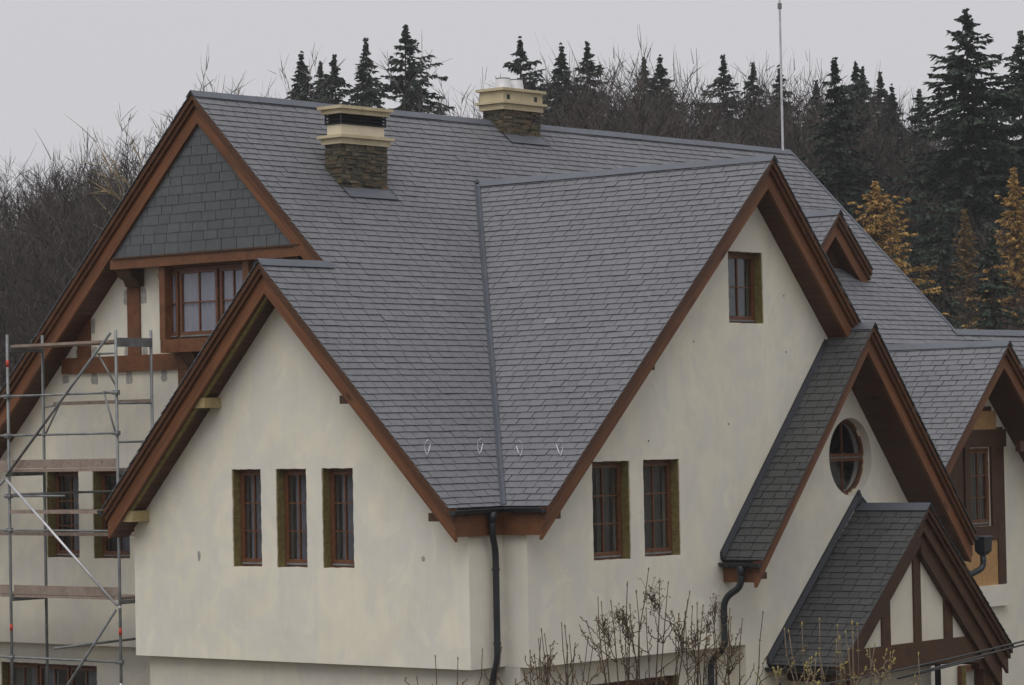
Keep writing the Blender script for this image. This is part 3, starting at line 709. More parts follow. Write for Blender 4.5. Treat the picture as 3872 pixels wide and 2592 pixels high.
# --- windows
def window(ax, c, h0, h1, z0, z1, cols, rows, depth=0.17, curtain=None, insul=True, split=None, dark=None, cdep=0.16):
    def bx(mb, a0, a1, b0, b1, d0, d1):
        if ax == 'x': mb.box((c+d0, a0, b0), (c+d1, a1, b1))
        else: mb.box((a0, c+d0, b0), (a1, c+d1, b1))
    fw_ = 0.05; m = MB(); e = 0.012
    A0, A1, B0, B1 = h0-e, h1+e, z0-e, z1+e
    bx(m, A0, A0+fw_+e, B0, B1, depth, depth+.08); bx(m, A1-fw_-e, A1, B0, B1, depth, depth+.08)
    bx(m, A0+fw_+e, A1-fw_-e, B0, B0+fw_+e, depth, depth+.08); bx(m, A0+fw_+e, A1-fw_-e, B1-fw_-e, B1, depth, depth+.08)
    win = m.build('window', M['frame'], house)
    sashes = [(h0+fw_, h1-fw_)] if not split else [(a, b) for a, b in split]
    for (s0, s1) in sashes:
        sw = 0.055; t0, t1 = z0+fw_, z1-fw_
        g = 0.006
        m = MB(); q0, q1 = depth-.012, depth+.05
        bx(m, s0+g, s0+sw, t0+g, t1-g, q0, q1); bx(m, s1-sw, s1-g, t0+g, t1-g, q0, q1)
        bx(m, s0+sw, s1-sw, t0+g, t0+sw+.02, q0, q1); bx(m, s0+sw, s1-sw, t1-sw, t1-g, q0, q1)
        sa = m.build('sash', M['frame'], win)
        m = MB(); bx(m, s0+.02, s1-.02, t0-.012, t0+.012, depth-.035, depth-.013); m.build('weather_bar', M['galv'], win)
        c_ = cols if (s1-s0) > 0.35 else 1
        iu0, iu1, iz0, iz1 = s0+sw, s1-sw, t0+sw+.02, t1-sw
        for i in range(1, c_):
            x = iu0+(iu1-iu0)*i/c_; m = MB(); bx(m, x-.012, x+.012, iz0, iz1, depth+.002, depth+.044); m.build('glazing_bar', M['frame'], win)
        for j in range(1, rows):
            z = iz0+(iz1-iz0)*j/rows; m = MB(); bx(m, iu0, iu1, z-.0115, z+.0115, depth+.005, depth+.042); m.build('glazing_bar', M['frame'], win)
        for i in range(c_):
            for j in range(rows):
                a0 = iu0+(iu1-iu0)*i/c_; a1 = iu0+(iu1-iu0)*(i+1)/c_; b0 = iz0+(iz1-iz0)*j/rows; b1 = iz0+(iz1-iz0)*(j+1)/rows
                m = MB(); tl_ = R.uniform(-.0015, .0015); bx(m, a0, a1, b0, b1, depth+.021+tl_, depth+.027+tl_); m.build('pane', M['glass'], win)
    if curtain:
        for (a0, a1, mt) in curtain:
            n = max(4, int(abs(a1-a0)/0.02)); vs_ = []; fs = []
            for i in range(n+1):
                h = a0+(a1-a0)*i/n; d = depth+cdep+0.018*math.sin(i*0.9)+0.008*math.sin(i*2.3)
                for z in (z0-.1, z1+.1): vs_.append((c+d, h, z) if ax == 'x' else (h, c+d, z))
            fs = [(2*i, 2*i+1, 2*i+3, 2*i+2) for i in range(n)]
            mk('curtain', vs_, fs, M[mt], win, True)
    if insul:
        for side in (0, 1):
            z = z0-.005; k = 0
            cuts = [z0-.005]+sorted(z0+(z1-z0)*f for f in ((.24+R.uniform(-.03, .03)), (.50+R.uniform(-.04, .04)), (.78+R.uniform(-.03, .03))))+[z1+.005]
            for q0, q1 in zip(cuts[:-1], cuts[1:]):
                p = R.uniform(.008, .018); m = MB()
                if side == 0: bx(m, h0-.008, h0+p, q0+.001, q1-.001, .014+R.uniform(0, .008), depth-.002)
                else: bx(m, h1-p, h1+.008, q0+.001, q1-.001, .014+R.uniform(0, .008), depth-.002)
                m.build('insulation_board', M['insul'], win)
    return win
def room(ax, c, h0, h1, z0, z1, d0, d1):
    """dark room behind an opening"""
    m = MB()
    P = (lambda d, h, z: (c+d, h, z)) if ax == 'x' else (lambda d, h, z: (h, c+d, z))
    v = [P(d, h, z) for d in (d0, d1) for h in (h0, h1) for z in (z0, z1)]
    m.add(v, [(4, 5, 7, 6), (0, 1, 5, 4), (2, 3, 7, 6), (0, 2, 6, 4), (1, 3, 7, 5)]); return m.build('room_lining', M['room'], house)
for w in WIN_A: window('x', AWX, *w, 2, 3, 0.20, [(w[0]+.1, w[1]-.33, 'curtain_dim')])
for w in WIN_B: window('x', BWX, *w, 2, 3, 0.17, [(w[0]-.05, w[1]-.15, 'curtain_dim')], cdep=.13)
for w in WIN_C: window('y', CWY, *w, 2, 3, 0.17, [(w[0]+.35, w[1]-.1, 'curtain_dark')] if w is WIN_C[1] else [(w[0]+.5, w[1]-.1, 'curtain_dark')])
window('y', CWY, *WIN_CU, 2, 2, 0.17, [(WIN_CU[0]+.35, WIN_CU[1], 'curtain_dark')])
window('x', AWX+.25, 3.513, 6.1, -11.4, -9.80, 2, 2, 0.16, [(4.9, 5.6, 'curtain_dim'), (3.6, 4.2, 'curtain_dim')], True, [(3.57, 4.38), (4.42, 5.22), (5.26, 6.05)])
window('y', CWY+.30, 1.60, 3.95, -11.3, -9.80, 2, 2, 0.16, [(1.8, 2.6, 'curtain_dim')], True, [(1.65, 2.40), (2.43, 3.15), (3.18, 3.90)])
window('x', -0.76, -2.9, -1.7, -11.6, -9.83, 2, 3, 0.14, None, True)
window('y', EWY, 13.30+EO, 14.05+EO, -7.75, -6.28, 2, 3, 0.025, [(13.4+EO, 14.0+EO, 'curtain_dark')], False)
boxo('flower_pot', (13.76+EO, EWY+.20, -7.66), (13.88+EO, EWY+.30, -7.52), M['yellow_pot'], house)
# oval window
def oval():
    cx, cz, a, b = OV; y0 = CWY+.17; n = 48
    def ring(a0, b0, a1, b1, d0, d1):
        m = MB(); vs_ = []
        for k in range(n):
            t_ = 2*math.pi*k/n; c_, s_ = math.cos(t_), math.sin(t_)
            vs_ += [(cx+a0*c_, d0, cz+b0*s_), (cx+a1*c_, d0, cz+b1*s_), (cx+a1*c_, d1, cz+b1*s_), (cx+a0*c_, d1, cz+b0*s_)]
        m.add(vs_, [(4*k+i, 4*k+(i+1) % 4, 4*((k+1) % n)+(i+1) % 4, 4*((k+1) % n)+i) for k in range(n) for i in range(4)]); return m
    win = ring(a+.01, b+.01, a-.060, b-.060, y0, y0+.07).build('oval_window', M['frame'], house)
    ai, bi = a-.07, b-.07
    m = MB(); m.box((cx-ai, y0-.01, cz+.005), (cx+ai, y0+.05, cz+.06)); m.build('sash_rail', M['frame'], win)
    m = MB(); m.box((cx-ai, y0-.01, cz-.075), (cx+ai, y0+.05, cz-.02)); m.build('sash_rail', M['frame'], win)
    m = MB(); m.box((cx-ai, y0-.028, cz-.018), (cx+ai, y0-.001, cz+.003)); m.build('weather_bar', M['galv'], win)
    for s in (1, -1):
        m = MB(); m.box((cx-.012, y0+.002, cz+(.06 if s > 0 else -bi)), (cx+.012, y0+.042, cz+(bi if s > 0 else -.075))); m.build('glazing_bar', M['frame'], win)
        for q in (0, 1):
            pts = []
            for k in range(9):
                t_ = (k/8)*math.pi/2+q*math.pi/2
                pts.append((cx+ai*math.cos(t_), y0+.022, cz+s*bi*math.sin(t_)))
            m = MB(); m.prism([(cx, y0+.022, cz)]+pts, (0, .006, 0)); m.build('pane', M['glass'], win)
    for k in range(14):                                           # foam and torn edge round the frame
        t_ = R.uniform(-1.9, 1.2); r1 = R.uniform(.0, .02)
        p = Vector((cx+(a-.02+r1)*math.cos(t_), y0-.01, cz+(b-.02+r1)*math.sin(t_))); m = MB(); s = R.uniform(.012, .03)
        m.hexa([p+Vector((-s, 0, -s*1.6)), p+Vector((s, 0, -s)), p+Vector((s*.6, .02, -s)), p+Vector((-s, .02, -s))], [p+Vector((-s*.7, -.012, s)), p+Vector((s*.8, -.01, s*1.5)), p+Vector((s, .02, s)), p+Vector((-s*.6, .02, s*1.2))]); m.build('foam_piece', M['chimney_cream'], win)
oval()
# window band of the big left gable: posts, sill beam, sashes
window('x', 0.33, -0.90, 1.05, -4.12, -2.90, 2, 2, 0.07, [(-0.95, 1.1, 'curtain')], False, [(0.80, 1.02), (-0.17, 0.76), (-0.86, -0.22)], cdep=.05)
boxo('timber_post', (0.25, 0.98, -4.12), (0.59, 1.115, -2.86), M['wood'], house)
boxo('timber_post', (0.25, -1.05, -4.12), (0.59, -0.91, -2.86), M['wood'], house)
boxo('timber_beam', (0.23, -1.12, -4.345), (0.59, 1.085, -4.121), M['wood'], house)
boxo('window_head', (0.28, -1.0, -2.90), (0.59, 1.0, -2.80), M['wood2'], house)
# collar beam, jetty and brackets
boxo('timber_beam', (0.15, -2.45, -2.868), (0.34, 2.235, -2.70), M['wood'], house)
boxo('trim_strip', (0.12, -2.36, -2.698), (0.34, 2.16, -2.668), M['wood_dark'], house)
boxo('jetty_board', (0.341, -2.5, -2.83), (0.60, 2.5, -2.78), M['soffit'], house)
for yc in (2.02, -2.06):
    m = MB()
    m.prism([(0.20, yc-.19, -2.87), (0.56, yc-.19, -2.87), (0.56, yc-.19, -3.16), (0.44, yc-.19, -3.16), (0.40, yc-.19, -3.06), (0.26, yc-.19, -2.99)], (0, .34, 0)); m.build('corbel', M['wood_dark'], house)
for y0, y1, z0, z1 in ((1.955, 2.265, -4.343, -3.12), (3.245, 3.575, -4.343, -3.60), (-2.3, -2.0, -4.343, -3.1)):
    boxo('timber_post', (AWX-.04, y0, z0), (AWX+.1, y1, z1), M['wood'], house)
boxo('timber_beam', (AWX-.06, -2.6, -4.628), (AWX+.1, 3.98, -4.346), M['wood'], house)
boxo('timber_post', (AWX-.05, 0.75, -5.2), (AWX+.1, 1.0, -4.63), M['wood'], house)
m = MB(); m.prism([(0.26, 0.35, -4.346), (0.58, 0.35, -4.346), (0.58, 0.35, -4.72), (0.48, 0.35, -4.72), (0.44, 0.35, -4.58), (0.34, 0.35, -4.50), (0.30, 0.35, -4.42)], (0, .30, 0)); m.build('corbel', M['wood_dark'], house)
# grey mortar patches beside the timbers
def patch(yc, zc, w, h):
    pts = []
    for k in range(14):
        a = 2*math.pi*k/14; c_, s_ = math.cos(a), math.sin(a)
        q = max(abs(c_), abs(s_)); rr = 1.0/q*R.uniform(.86, 1.14)
        pts.append((AWX-.004, yc+w/2*c_*rr, zc+h/2*s_*rr))
    m = MB(); m.prism(pts, (.010, 0, 0)); m.build('mortar_patch', M['mortar'], house)
for q in ((2.33, -3.33, .12, .26), (1.88, -3.32, .15, .26), (3.16, -4.26, .14, .18), (2.32, -4.27, .12, .16), (1.87, -4.27, .13, .17), (1.20, -4.15, .10, .42), (1.19, -3.35, .08, .55), (1.35, -3.0, .35, .12),
          (3.18, -4.72, .17, .20), (2.28, -4.73, .15, .20), (1.40, -4.72, .15, .20), (3.93, -4.72, .16, .14), (3.20, -3.8, .12, .26), (3.60, -4.27, .10, .14)): patch(*q)
# scars in the plaster of the small gable
for y, z, w, h in ((-1.02, -7.72, .09, .22), (-5.95, -7.73, .11, .10)):
    m = MB(); pts = [(BWX-.003, y+w/2*math.cos(k*.5236)*R.uniform(.55, 1.0), z+h/2*math.sin(k*.5236)*R.uniform(.6, 1.1)) for k in range(12)]
    m.prism(pts, (.01, 0, 0)); m.build('mortar_patch', M['mortar'], house)
for x, z in ((2.85, -4.75), (6.73, -4.55), (2.9, -6.0), (5.05, -5.75), (6.7, -3.6), (10.0, -6.55), (4.15, -4.4)):
    m = MB(); m.tube([(x, CWY-.006, z), (x, CWY+.01, z)], .014, 6); m.build('anchor_hole', M['louvre'], house)

# --- timbered porch gable
py0 = GY+.33
m = MB(); m.prism([(6.75, py0, -9.62), (10.95, py0, -9.62), (GX, py0, GRZ-.45)], (0, .12, 0)); m.build('infill_panel', M['infill'], house)
for x0, x1 in ((7.68, 7.935), (8.672, 8.89), (9.62, 9.875)):
    xm = (x0+x1)/2; zt = GRZ-.42-(tgl*(GX-xm) if xm < GX else tgr*(xm-GX))
    boxo('timber_post', (x0, py0-.035, -9.57), (x1, py0+.05, zt), M['wood_dark'], house)
m = MB(); n = 14; top, bot = [], []
for k in range(n+1):
    x = 6.72+(11.05-6.72)*k/n; top.append(Vector((x, py0-.06, -9.53-.03*abs((k/n-.62))))); bot.append(Vector((x, py0-.06, -10.02+.09*math.sin(math.pi*min(max((k/n-.12)/.8, 0), 1)))))
m.prism(top+bot[::-1], (0, .2, 0)); m.build('timber_beam', M['wood_dark'], house)
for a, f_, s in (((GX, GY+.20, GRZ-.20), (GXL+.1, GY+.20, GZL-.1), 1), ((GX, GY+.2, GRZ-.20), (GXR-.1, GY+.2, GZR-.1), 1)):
    m = MB(); m.sweep(a, f_, [-ZV*.22, -ZV*(.46 if f_[0] < GX else .62), -ZV*(.46 if f_[0] < GX else .62)+Vector((0, .12, 0)), -ZV*.22+Vector((0, .12, 0))]); m.build('rafter', M['wood_dark'], house)  # right rafter deepened downward: its dark timber stands in for shadow there
m = MB(); m.prism([(10.9, py0-.05, -9.95), (11.25, py0-.05, -9.85), (11.22, py0-.05, -10.02), (11.1, py0-.05, -10.12), (10.7, py0-.05, -10.14), (10.7, py0-.05, -10.02)], (0, .18, 0)); m.build('bracket', M['wood_dark'], house)
boxo('timber_plate', (6.55, GY+.2, -10.08), (6.75, CWY, -9.9), M['wood_dark'], house)
boxo('timber_plate', (10.95, GY+.4, -10.08), (11.12, CWY, -9.9), M['wood_dark'], house)
boxo('porch_post', (6.6, py0-.02, GZ), (6.8, py0+.18, -10.08), M['wood_dark'], house)
boxo('porch_post', (10.86, py0-.02, GZ), (11.06, py0+.18, -10.14), M['wood_dark'], house)
boxo('porch_ceiling', (6.75, py0+.12, -9.99), (10.95, CWY-.01, -9.95), M['soffit'], house)
# --- far bay: posts, beam, chipboard, ledge and ground floor window
boxo('timber_beam', (12.6+EO, EWY-.05, -6.26), (14.60+EO, EWY+.05, -5.93), M['wood_dark'], house)
boxo('chipboard_panel', (13.35+EO, EWY-.022, -5.93), (14.3+EO, EWY+.04, -5.58), M['osb'], house)
for k in range(12):
    x0 = 11.75+EO+k*.4
    zt = EZ-.52-abs(x0+.2-EX)*.992-.2
    if zt > -6.2: boxo('boarding', (x0+.003, EWY-.014, -6.25), (x0+.397, EWY+.02, zt), M['wood_dark'], house)
for k in range(4):
    boxo('boarding', (12.5+EO+k*.2+.003, EWY-.016, -8.02), (12.5+EO+k*.2+.197, EWY+.02, -6.26), M['wood_dark'], house)
for x0, x1, z0, z1 in ((14.24+EO, 14.50+EO, -8.87, -6.26), (14.055+EO, 14.24+EO, -7.78, -6.26), (13.12+EO, 13.30+EO, -8.3, -6.26), (12.55+EO, 12.8+EO, -8.87, -6.26)):
    boxo('timber_post', (x0, EWY-.05, z0), (x1, EWY+.03, z1), M['wood_dark'], house)
boxo('timber_beam', (13.30+EO, EWY-.045, -8.02), (14.24+EO, EWY+.03, -7.755), M['wood_dark'], house)
boxo('chipboard_panel', (12.8+EO, EWY-.022, -8.88), (14.24+EO, EWY+.03, -8.03), M['osb'], house)
boxo('ledge', (11.1+EO, EWY-.12, -9.275), (14.50+EO, EWY+.03, -8.88), M['plaster'], house)
boxo('tie_beam', (14.2+EO, EY+.25, -6.36), (16.5+EO, EY+.36, -6.16), M['wood_dark'], house)
window('y', EWY-.2, 12.75+EO, 13.80+EO, -11.3, -10.33, 2, 2, 0.10, [(12.8+EO, 13.3+EO, 'curtain_dim')], True)
boxo('sill', (13.2+EO, EWY-.34, -10.35), (13.85+EO, EWY-.2, -10.30), M['galv_light'], house)

# --- chimneys
def ledge_stones(ch, x0, x1, y0, y1, ztop, parent):
    """courses of thin ledge stones on the front and on the left flank"""
    for face in ('f', 'l'):
        z = ztop
        a0, a1 = (x0, x1) if face == 'f' else (y0, y1)
        zb_ = (T*y0-.12)
        while z > zb_:
            h = R.uniform(.026, .075); a = a0-R.uniform(0, .06) if False else a0
            while a < a1-.005:
                w = R.uniform(.06, .26); b = min(a+w, a1)
                if a1-b < .04: b = a1
                d = R.uniform(.0, .034); hh = h*R.uniform(.85, 1.0)
                zz = z-h
                ym = y0 if face == 'f' else (a+b)/2
                if z > T*ym-.10:
                    m = MB(); j = lambda s: R.uniform(-s, s)
                    if face == 'f':
                        y_ = y0-d; lo = [(a+.002, y0+.03, zz), (b-.002, y0+.03, zz), (b-.002, y_+j(.005), zz+j(.004)), (a+.002, y_+j(.005), zz+j(.004))]
                        hi = [(a+.002, y0+.03, zz+hh), (b-.002, y0+.03, zz+hh), (b-.002, y_+j(.007), zz+hh+j(.004)), (a+.002, y_+j(.007), zz+hh+j(.004))]
                    else:
                        x_ = x0-d; lo = [(x0+.03, a+.002, zz), (x0+.03, b-.002, zz), (x_+j(.005), b-.002, zz+j(.004)), (x_+j(.005), a+.002, zz+j(.004))]
                        hi = [(x0+.03, a+.002, zz+hh), (x0+.03, b-.002, zz+hh), (x_+j(.007), b-.002, zz+hh+j(.004)), (x_+j(.007), a+.002, zz+hh+j(.004))]
                    m.hexa(lo, hi); m.build('stone', M['stone'], parent)
                a = b
            z -= h
def slab(name, x0, x1, y0, y1, z0, z1, p, mat, parent): return boxo(name, (x0-p, y0-p, z0), (x1+p, y1+p, z1), M[mat], parent)
def chim1():
    x0, x1, y0, y1 = CH1
    c = boxo('chimney', (x0+.012, y0+.012, -1.9), (x1-.0, y1, -.87), M['underlay'], house)
    ledge_stones(c, x0, x1, y0, y1, -.868, c)
    slab('cornice', x0, x1, y0, y1, -.868, -.768, .05, 'cast', c); slab('cornice', x0, x1, y0, y1, -.766, -.715, .105, 'cast', c)
    slab('plaster_block', x0, x1, y0, y1, -.715, -.53, -.025, 'chimney_cream', c)
    slab('louvre_core', x0, x1, y0, y1, -.53, -.35, -.05, 'louvre', c)
    for k in range(3):
        z = -.52+.058*k; m = MB(); p0, p1 = .005, -.04
        A = [(x0-p0, y0-p0, z), (x1+p0, y0-p0, z), (x1+p0, y1+p0, z), (x0-p0, y1+p0, z)]; B = [(x0-p1, y0-p1, z+.045), (x1+p1, y0-p1, z+.045), (x1+p1, y1+p1, z+.045), (x0-p1, y1+p1, z+.045)]
        m.hexa(A, B); m.build('louvre_blade', M['louvre'], c)
    for xx, yy in ((x0, y0), (x1, y0), (x0, y1)): boxo('louvre_post', (xx-.004 if xx == x0 else xx-.02, yy-.004 if yy == y0 else yy-.02, -.53), (xx+.02 if xx == x0 else xx+.004, yy+.02 if yy == y0 else yy+.004, -.35), M['gutter'], c)
    slab('cornice', x0, x1, y0, y1, -.35, -.275, .045, 'cast', c); slab('cornice', x0, x1, y0, y1, -.273, -.217, .095, 'cast', c)
def chim2():
    x0, x1, y0, y1 = CH2
    c = boxo('chimney', (x0+.012, y0+.012, -.7), (x1, y1, .225), M['underlay'], house)
    ledge_stones(c, x0, x1, y0, y1, .225, c)
    slab('cornice', x0, x1, y0, y1, .227, .337, .055, 'cast', c); slab('cornice', x0, x1, y0, y1, .339, .384, .11, 'cast', c)
    slab('head_block', x0, x1, y0, y1, .384, .580, .045, 'cast', c); slab('cornice', x0, x1, y0, y1, .582, .632, .10, 'cast', c)
    for xx in (x0+.10, x1-.16): boxo('vent_opening', (xx-.04, y0-.049, .42), (xx+.045, y0-.03, .51), M['louvre'], c)
    for xx in (x0+.30, x0+.66):
        m = MB(); cx, cy = xx, (y0+y1)/2; m.tube([(cx, cy, .632), (cx, cy, .834), (cx, cy, .833), (cx, cy, .72)], [.165, .135, .128, .128], 28, True); fp = m.build('flue_pipe', M['steel'], c)
        m = MB(); m.tube([(cx, cy, .835), (cx, cy, .853)], .138, 28); m.build('flue_rim', M['galv'], fp)
chim1(); chim2()
for (x0, x1, y0, y1) in (CH1, CH2):                              # lead aprons
    m = MB(); P = lambda x, y, h: Vector((x, y, T*y))+fm.n*h
    m.prism([P(x0-.01, y0+.02, .036), P(x1+.02, y0+.02, .036), P(x1+.10, y0-.155, .034), P(x0+.03, y0-.155, .034)], fm.n*.006); m.build('chimney_apron', M['zinc'], house)
    m = MB(); m.prism([P(x1+.015, min(y1, -.02), .034), P(x1+.06, min(y1, -.02), .034), P(x1+.10, y0-.14, .036), P(x1+.015, y0+.02, .038)], fm.n*.006); m.build('chimney_apron', M['gutter'], house)

# ------------------------------------------------------------------ scaffold
SX0, SX1, SY0, SY1 = -0.90, -0.10, 3.74, 0.963
sc = empty('scaffold', ((SX0+SX1)/2, (SY0+SY1)/2, GZ), 'galvanised tube scaffold with wooden decks in front of the left gable wall', 'scaffold')
def tube(name, a, b, r=0.024, mat='galv', parent=sc):
    m = MB(); m.tube([a, b], r, 10); return m.build(name, M[mat], parent, True)
SY2 = 6.5
for x, y, zt in ((SX0, SY0, -3.95), (SX1, SY0, -3.95), (SX0, SY1, -3.97), (SX1, SY1, -3.965), (SX0, SY2, -6.0), (SX1, SY2, -6.0)):
    p = tube('standard', (x, y, GZ), (x, y, zt), 0.027)
    for z in ((-4.45, -9.02) if x == SX0 and y in (SY0,) else ((-9.02,) if x == SX0 and y == SY1 else ())):
        m = MB(); m.tube([(x, y, z-.06), (x, y, z+.06)], .0285, 10); m.build('paint_band', M['red'], p, True)
    if x == SX0 and y == SY1:
        for z, h in ((-8.62, .03), (-10.0, .12)):
            m = MB(); m.tube([(x, y, z-h), (x, y, z+h)], .0285, 10); m.build('paint_band', M['galv_light'], p, True)
    boxo('base_plate', (x-.08, y-.08, GZ), (x+.08, y+.08, GZ+.012), M['galv'], p)
for z in (-4.13, -6.29, -8.45):
    full = z < -5
    ys = SY2 if full else SY0-.02
    nb = 3
    for k in range(nb):
        x0 = SX0+.03+k*.255
        m = MB(); m.box((x0, SY1+.04, z-.045), (x0+.24, SY0-.05 if True else ys, z)); m.build('deck_plank', M['deck'], sc)
        if full:
            m = MB(); m.box((x0, SY0+.05, z-.045), (x0+.24, SY2-.05, z)); m.build('deck_plank', M['deck'], sc)
    for y in ((SY0,) if not full else (SY0, SY1, SY2)):
        m = MB(); m.box((SX0, y-.03, z-.115), (SX1, y+.03, z-.047)); m.build('transom', M['galv'], sc)
    if full:
        m = MB(); m.box((SX0+.026, SY1+.03, z+.015), (SX0+.052, SY0-.05, z+.165)); m.build('toe_board', M['deck'], sc)
        m = MB(); m.box((SX0+.026, SY0+.05, z+.015), (SX0+.052, SY2-.05, z+.165)); m.build('toe_board', M['deck'], sc)
for z, y1, x in ((-5.02, SY2, SX0), (-5.70, SY2, SX0), (-7.34, SY2, SX0), (-9.53, SY2, SX0), (-6.75, SY0-.0, SX0)):
    tube('ledger', (x, SY1 if z > -6 or z < -7 else 2.3, z), (x, y1, z), 0.0195)
    for y in (SY0, SY1):
        m = MB(); m.box((x-.05, y-.045, z-.04), (x+.035, y+.045, z+.04)); m.tube([(x-.03, y-.08, z), (x-.03, y+.08, z)], .030, 8); m.build('coupler', M['galv'], sc)
for z in (-5.13, -7.40, -7.0):                                    # timber guard rails
    m = MB(); m.box((SX1-.04, SY1+.0, z-.06), (SX1-.01, SY2 if z < -7.2 else SY0-.3, z+.0)); m.build('guard_plank', M['deck'], sc)
m = MB(); m.box((SX0-.045, SY1+.1, -7.05), (SX0-.015, SY0-.05, -6.985)); m.build('guard_plank', M['deck'], sc)
tube('brace', (SX0-.05, SY0+.02, -6.40), (SX0-.05, SY1+.08, -4.02), 0.0235)
tube('brace', (SX0-.05, SY0+.02, -6.46), (SX0-.05, SY1+.02, -8.58), 0.0235, 'galv_light')
tube('brace', (SX0-.05, SY1+.05, -8.66), (SX0-.05, SY0-.6, -10.9), 0.0235)
tube('brace', (SX0-.05, SY0+.05, -6.45), (SX0-.05, SY2, -8.4), 0.0235)
for y in (SY1,):
    m = MB(); m.box((SX0, y-.03, -4.25), (SX1, y+.03, -4.10)); m.build('transom', M['galv'], sc)
    tube('bracket_arm', (SX0, y+.02, -4.9), (SX0-.02, y+.42, -4.36), .017); tube('bracket_arm', (SX0-.02, y+.42, -4.36), (SX0, y, -4.36), .017)
    tube('bracket_arm', (SX0, y+.02, -5.75), (SX0-.02, y+.30, -5.0), .017); tube('bracket_arm', (SX0-.02, y+.30, -5.0), (SX0, y, -5.03), .017)
    tube('guard_rail', (SX0, y, -5.85), (SX1, y, -5.85), .019); tube('guard_rail', (SX0, y, -5.2), (SX1, y, -5.2), .019)
tube('bracket_arm', (SX1, SY0, -5.75), (SX1-.0, SY0-.42, -5.18), .017); tube('bracket_arm', (SX1, SY0, -5.22), (SX1, SY0-.42, -5.18), .017)
tube('wall_tie', (SX0, SY0-.1, -6.72), (AWX-.02, SY0-1.3, -6.70), 0.022); tube('tie_hook', (AWX-.02, SY0-1.3, -6.70), (AWX-.02, SY0-1.33, -6.80), .018)
tube('wall_tie', (SX0, SY0-1.1, -9.35), (AWX+.2, SY0-1.9, -9.22), 0.022); tube('tie_hook', (AWX+.2, SY0-1.9, -9.22), (AWX+.2, SY0-1.92, -9.45), .015)

# ------------------------------------------------------------------ overhead cables
for nm, a, b, c_, lab in (('overhead_cable', (0.31, -15.73, -8.79), (-2.16, -15.90, -8.90), (-4.02, -16.03, -8.96), 'upper black cable crossing in front of the timbered porch gable'),
                          ('overhead_cable', (0.31, -15.72, -8.84), (-2.05, -16.04, -8.93), (-3.25, -16.16, -8.99), 'lower black cable crossing in front of the timbered porch gable')):
    a, b, c_ = Vector(a), Vector(b), Vector(c_)
    def q(t_): return a*(1-t_)*(1-2*t_)+b*4*t_*(1-t_)+c_*t_*(2*t_-1)
    pts = [q(t_/20) for t_ in range(-30, 50)]
    m = MB(); m.tube(pts, 0.013, 8); tag(m.build(nm, M['cable'], None, True), lab, 'cable', 'cables in front of the porch')

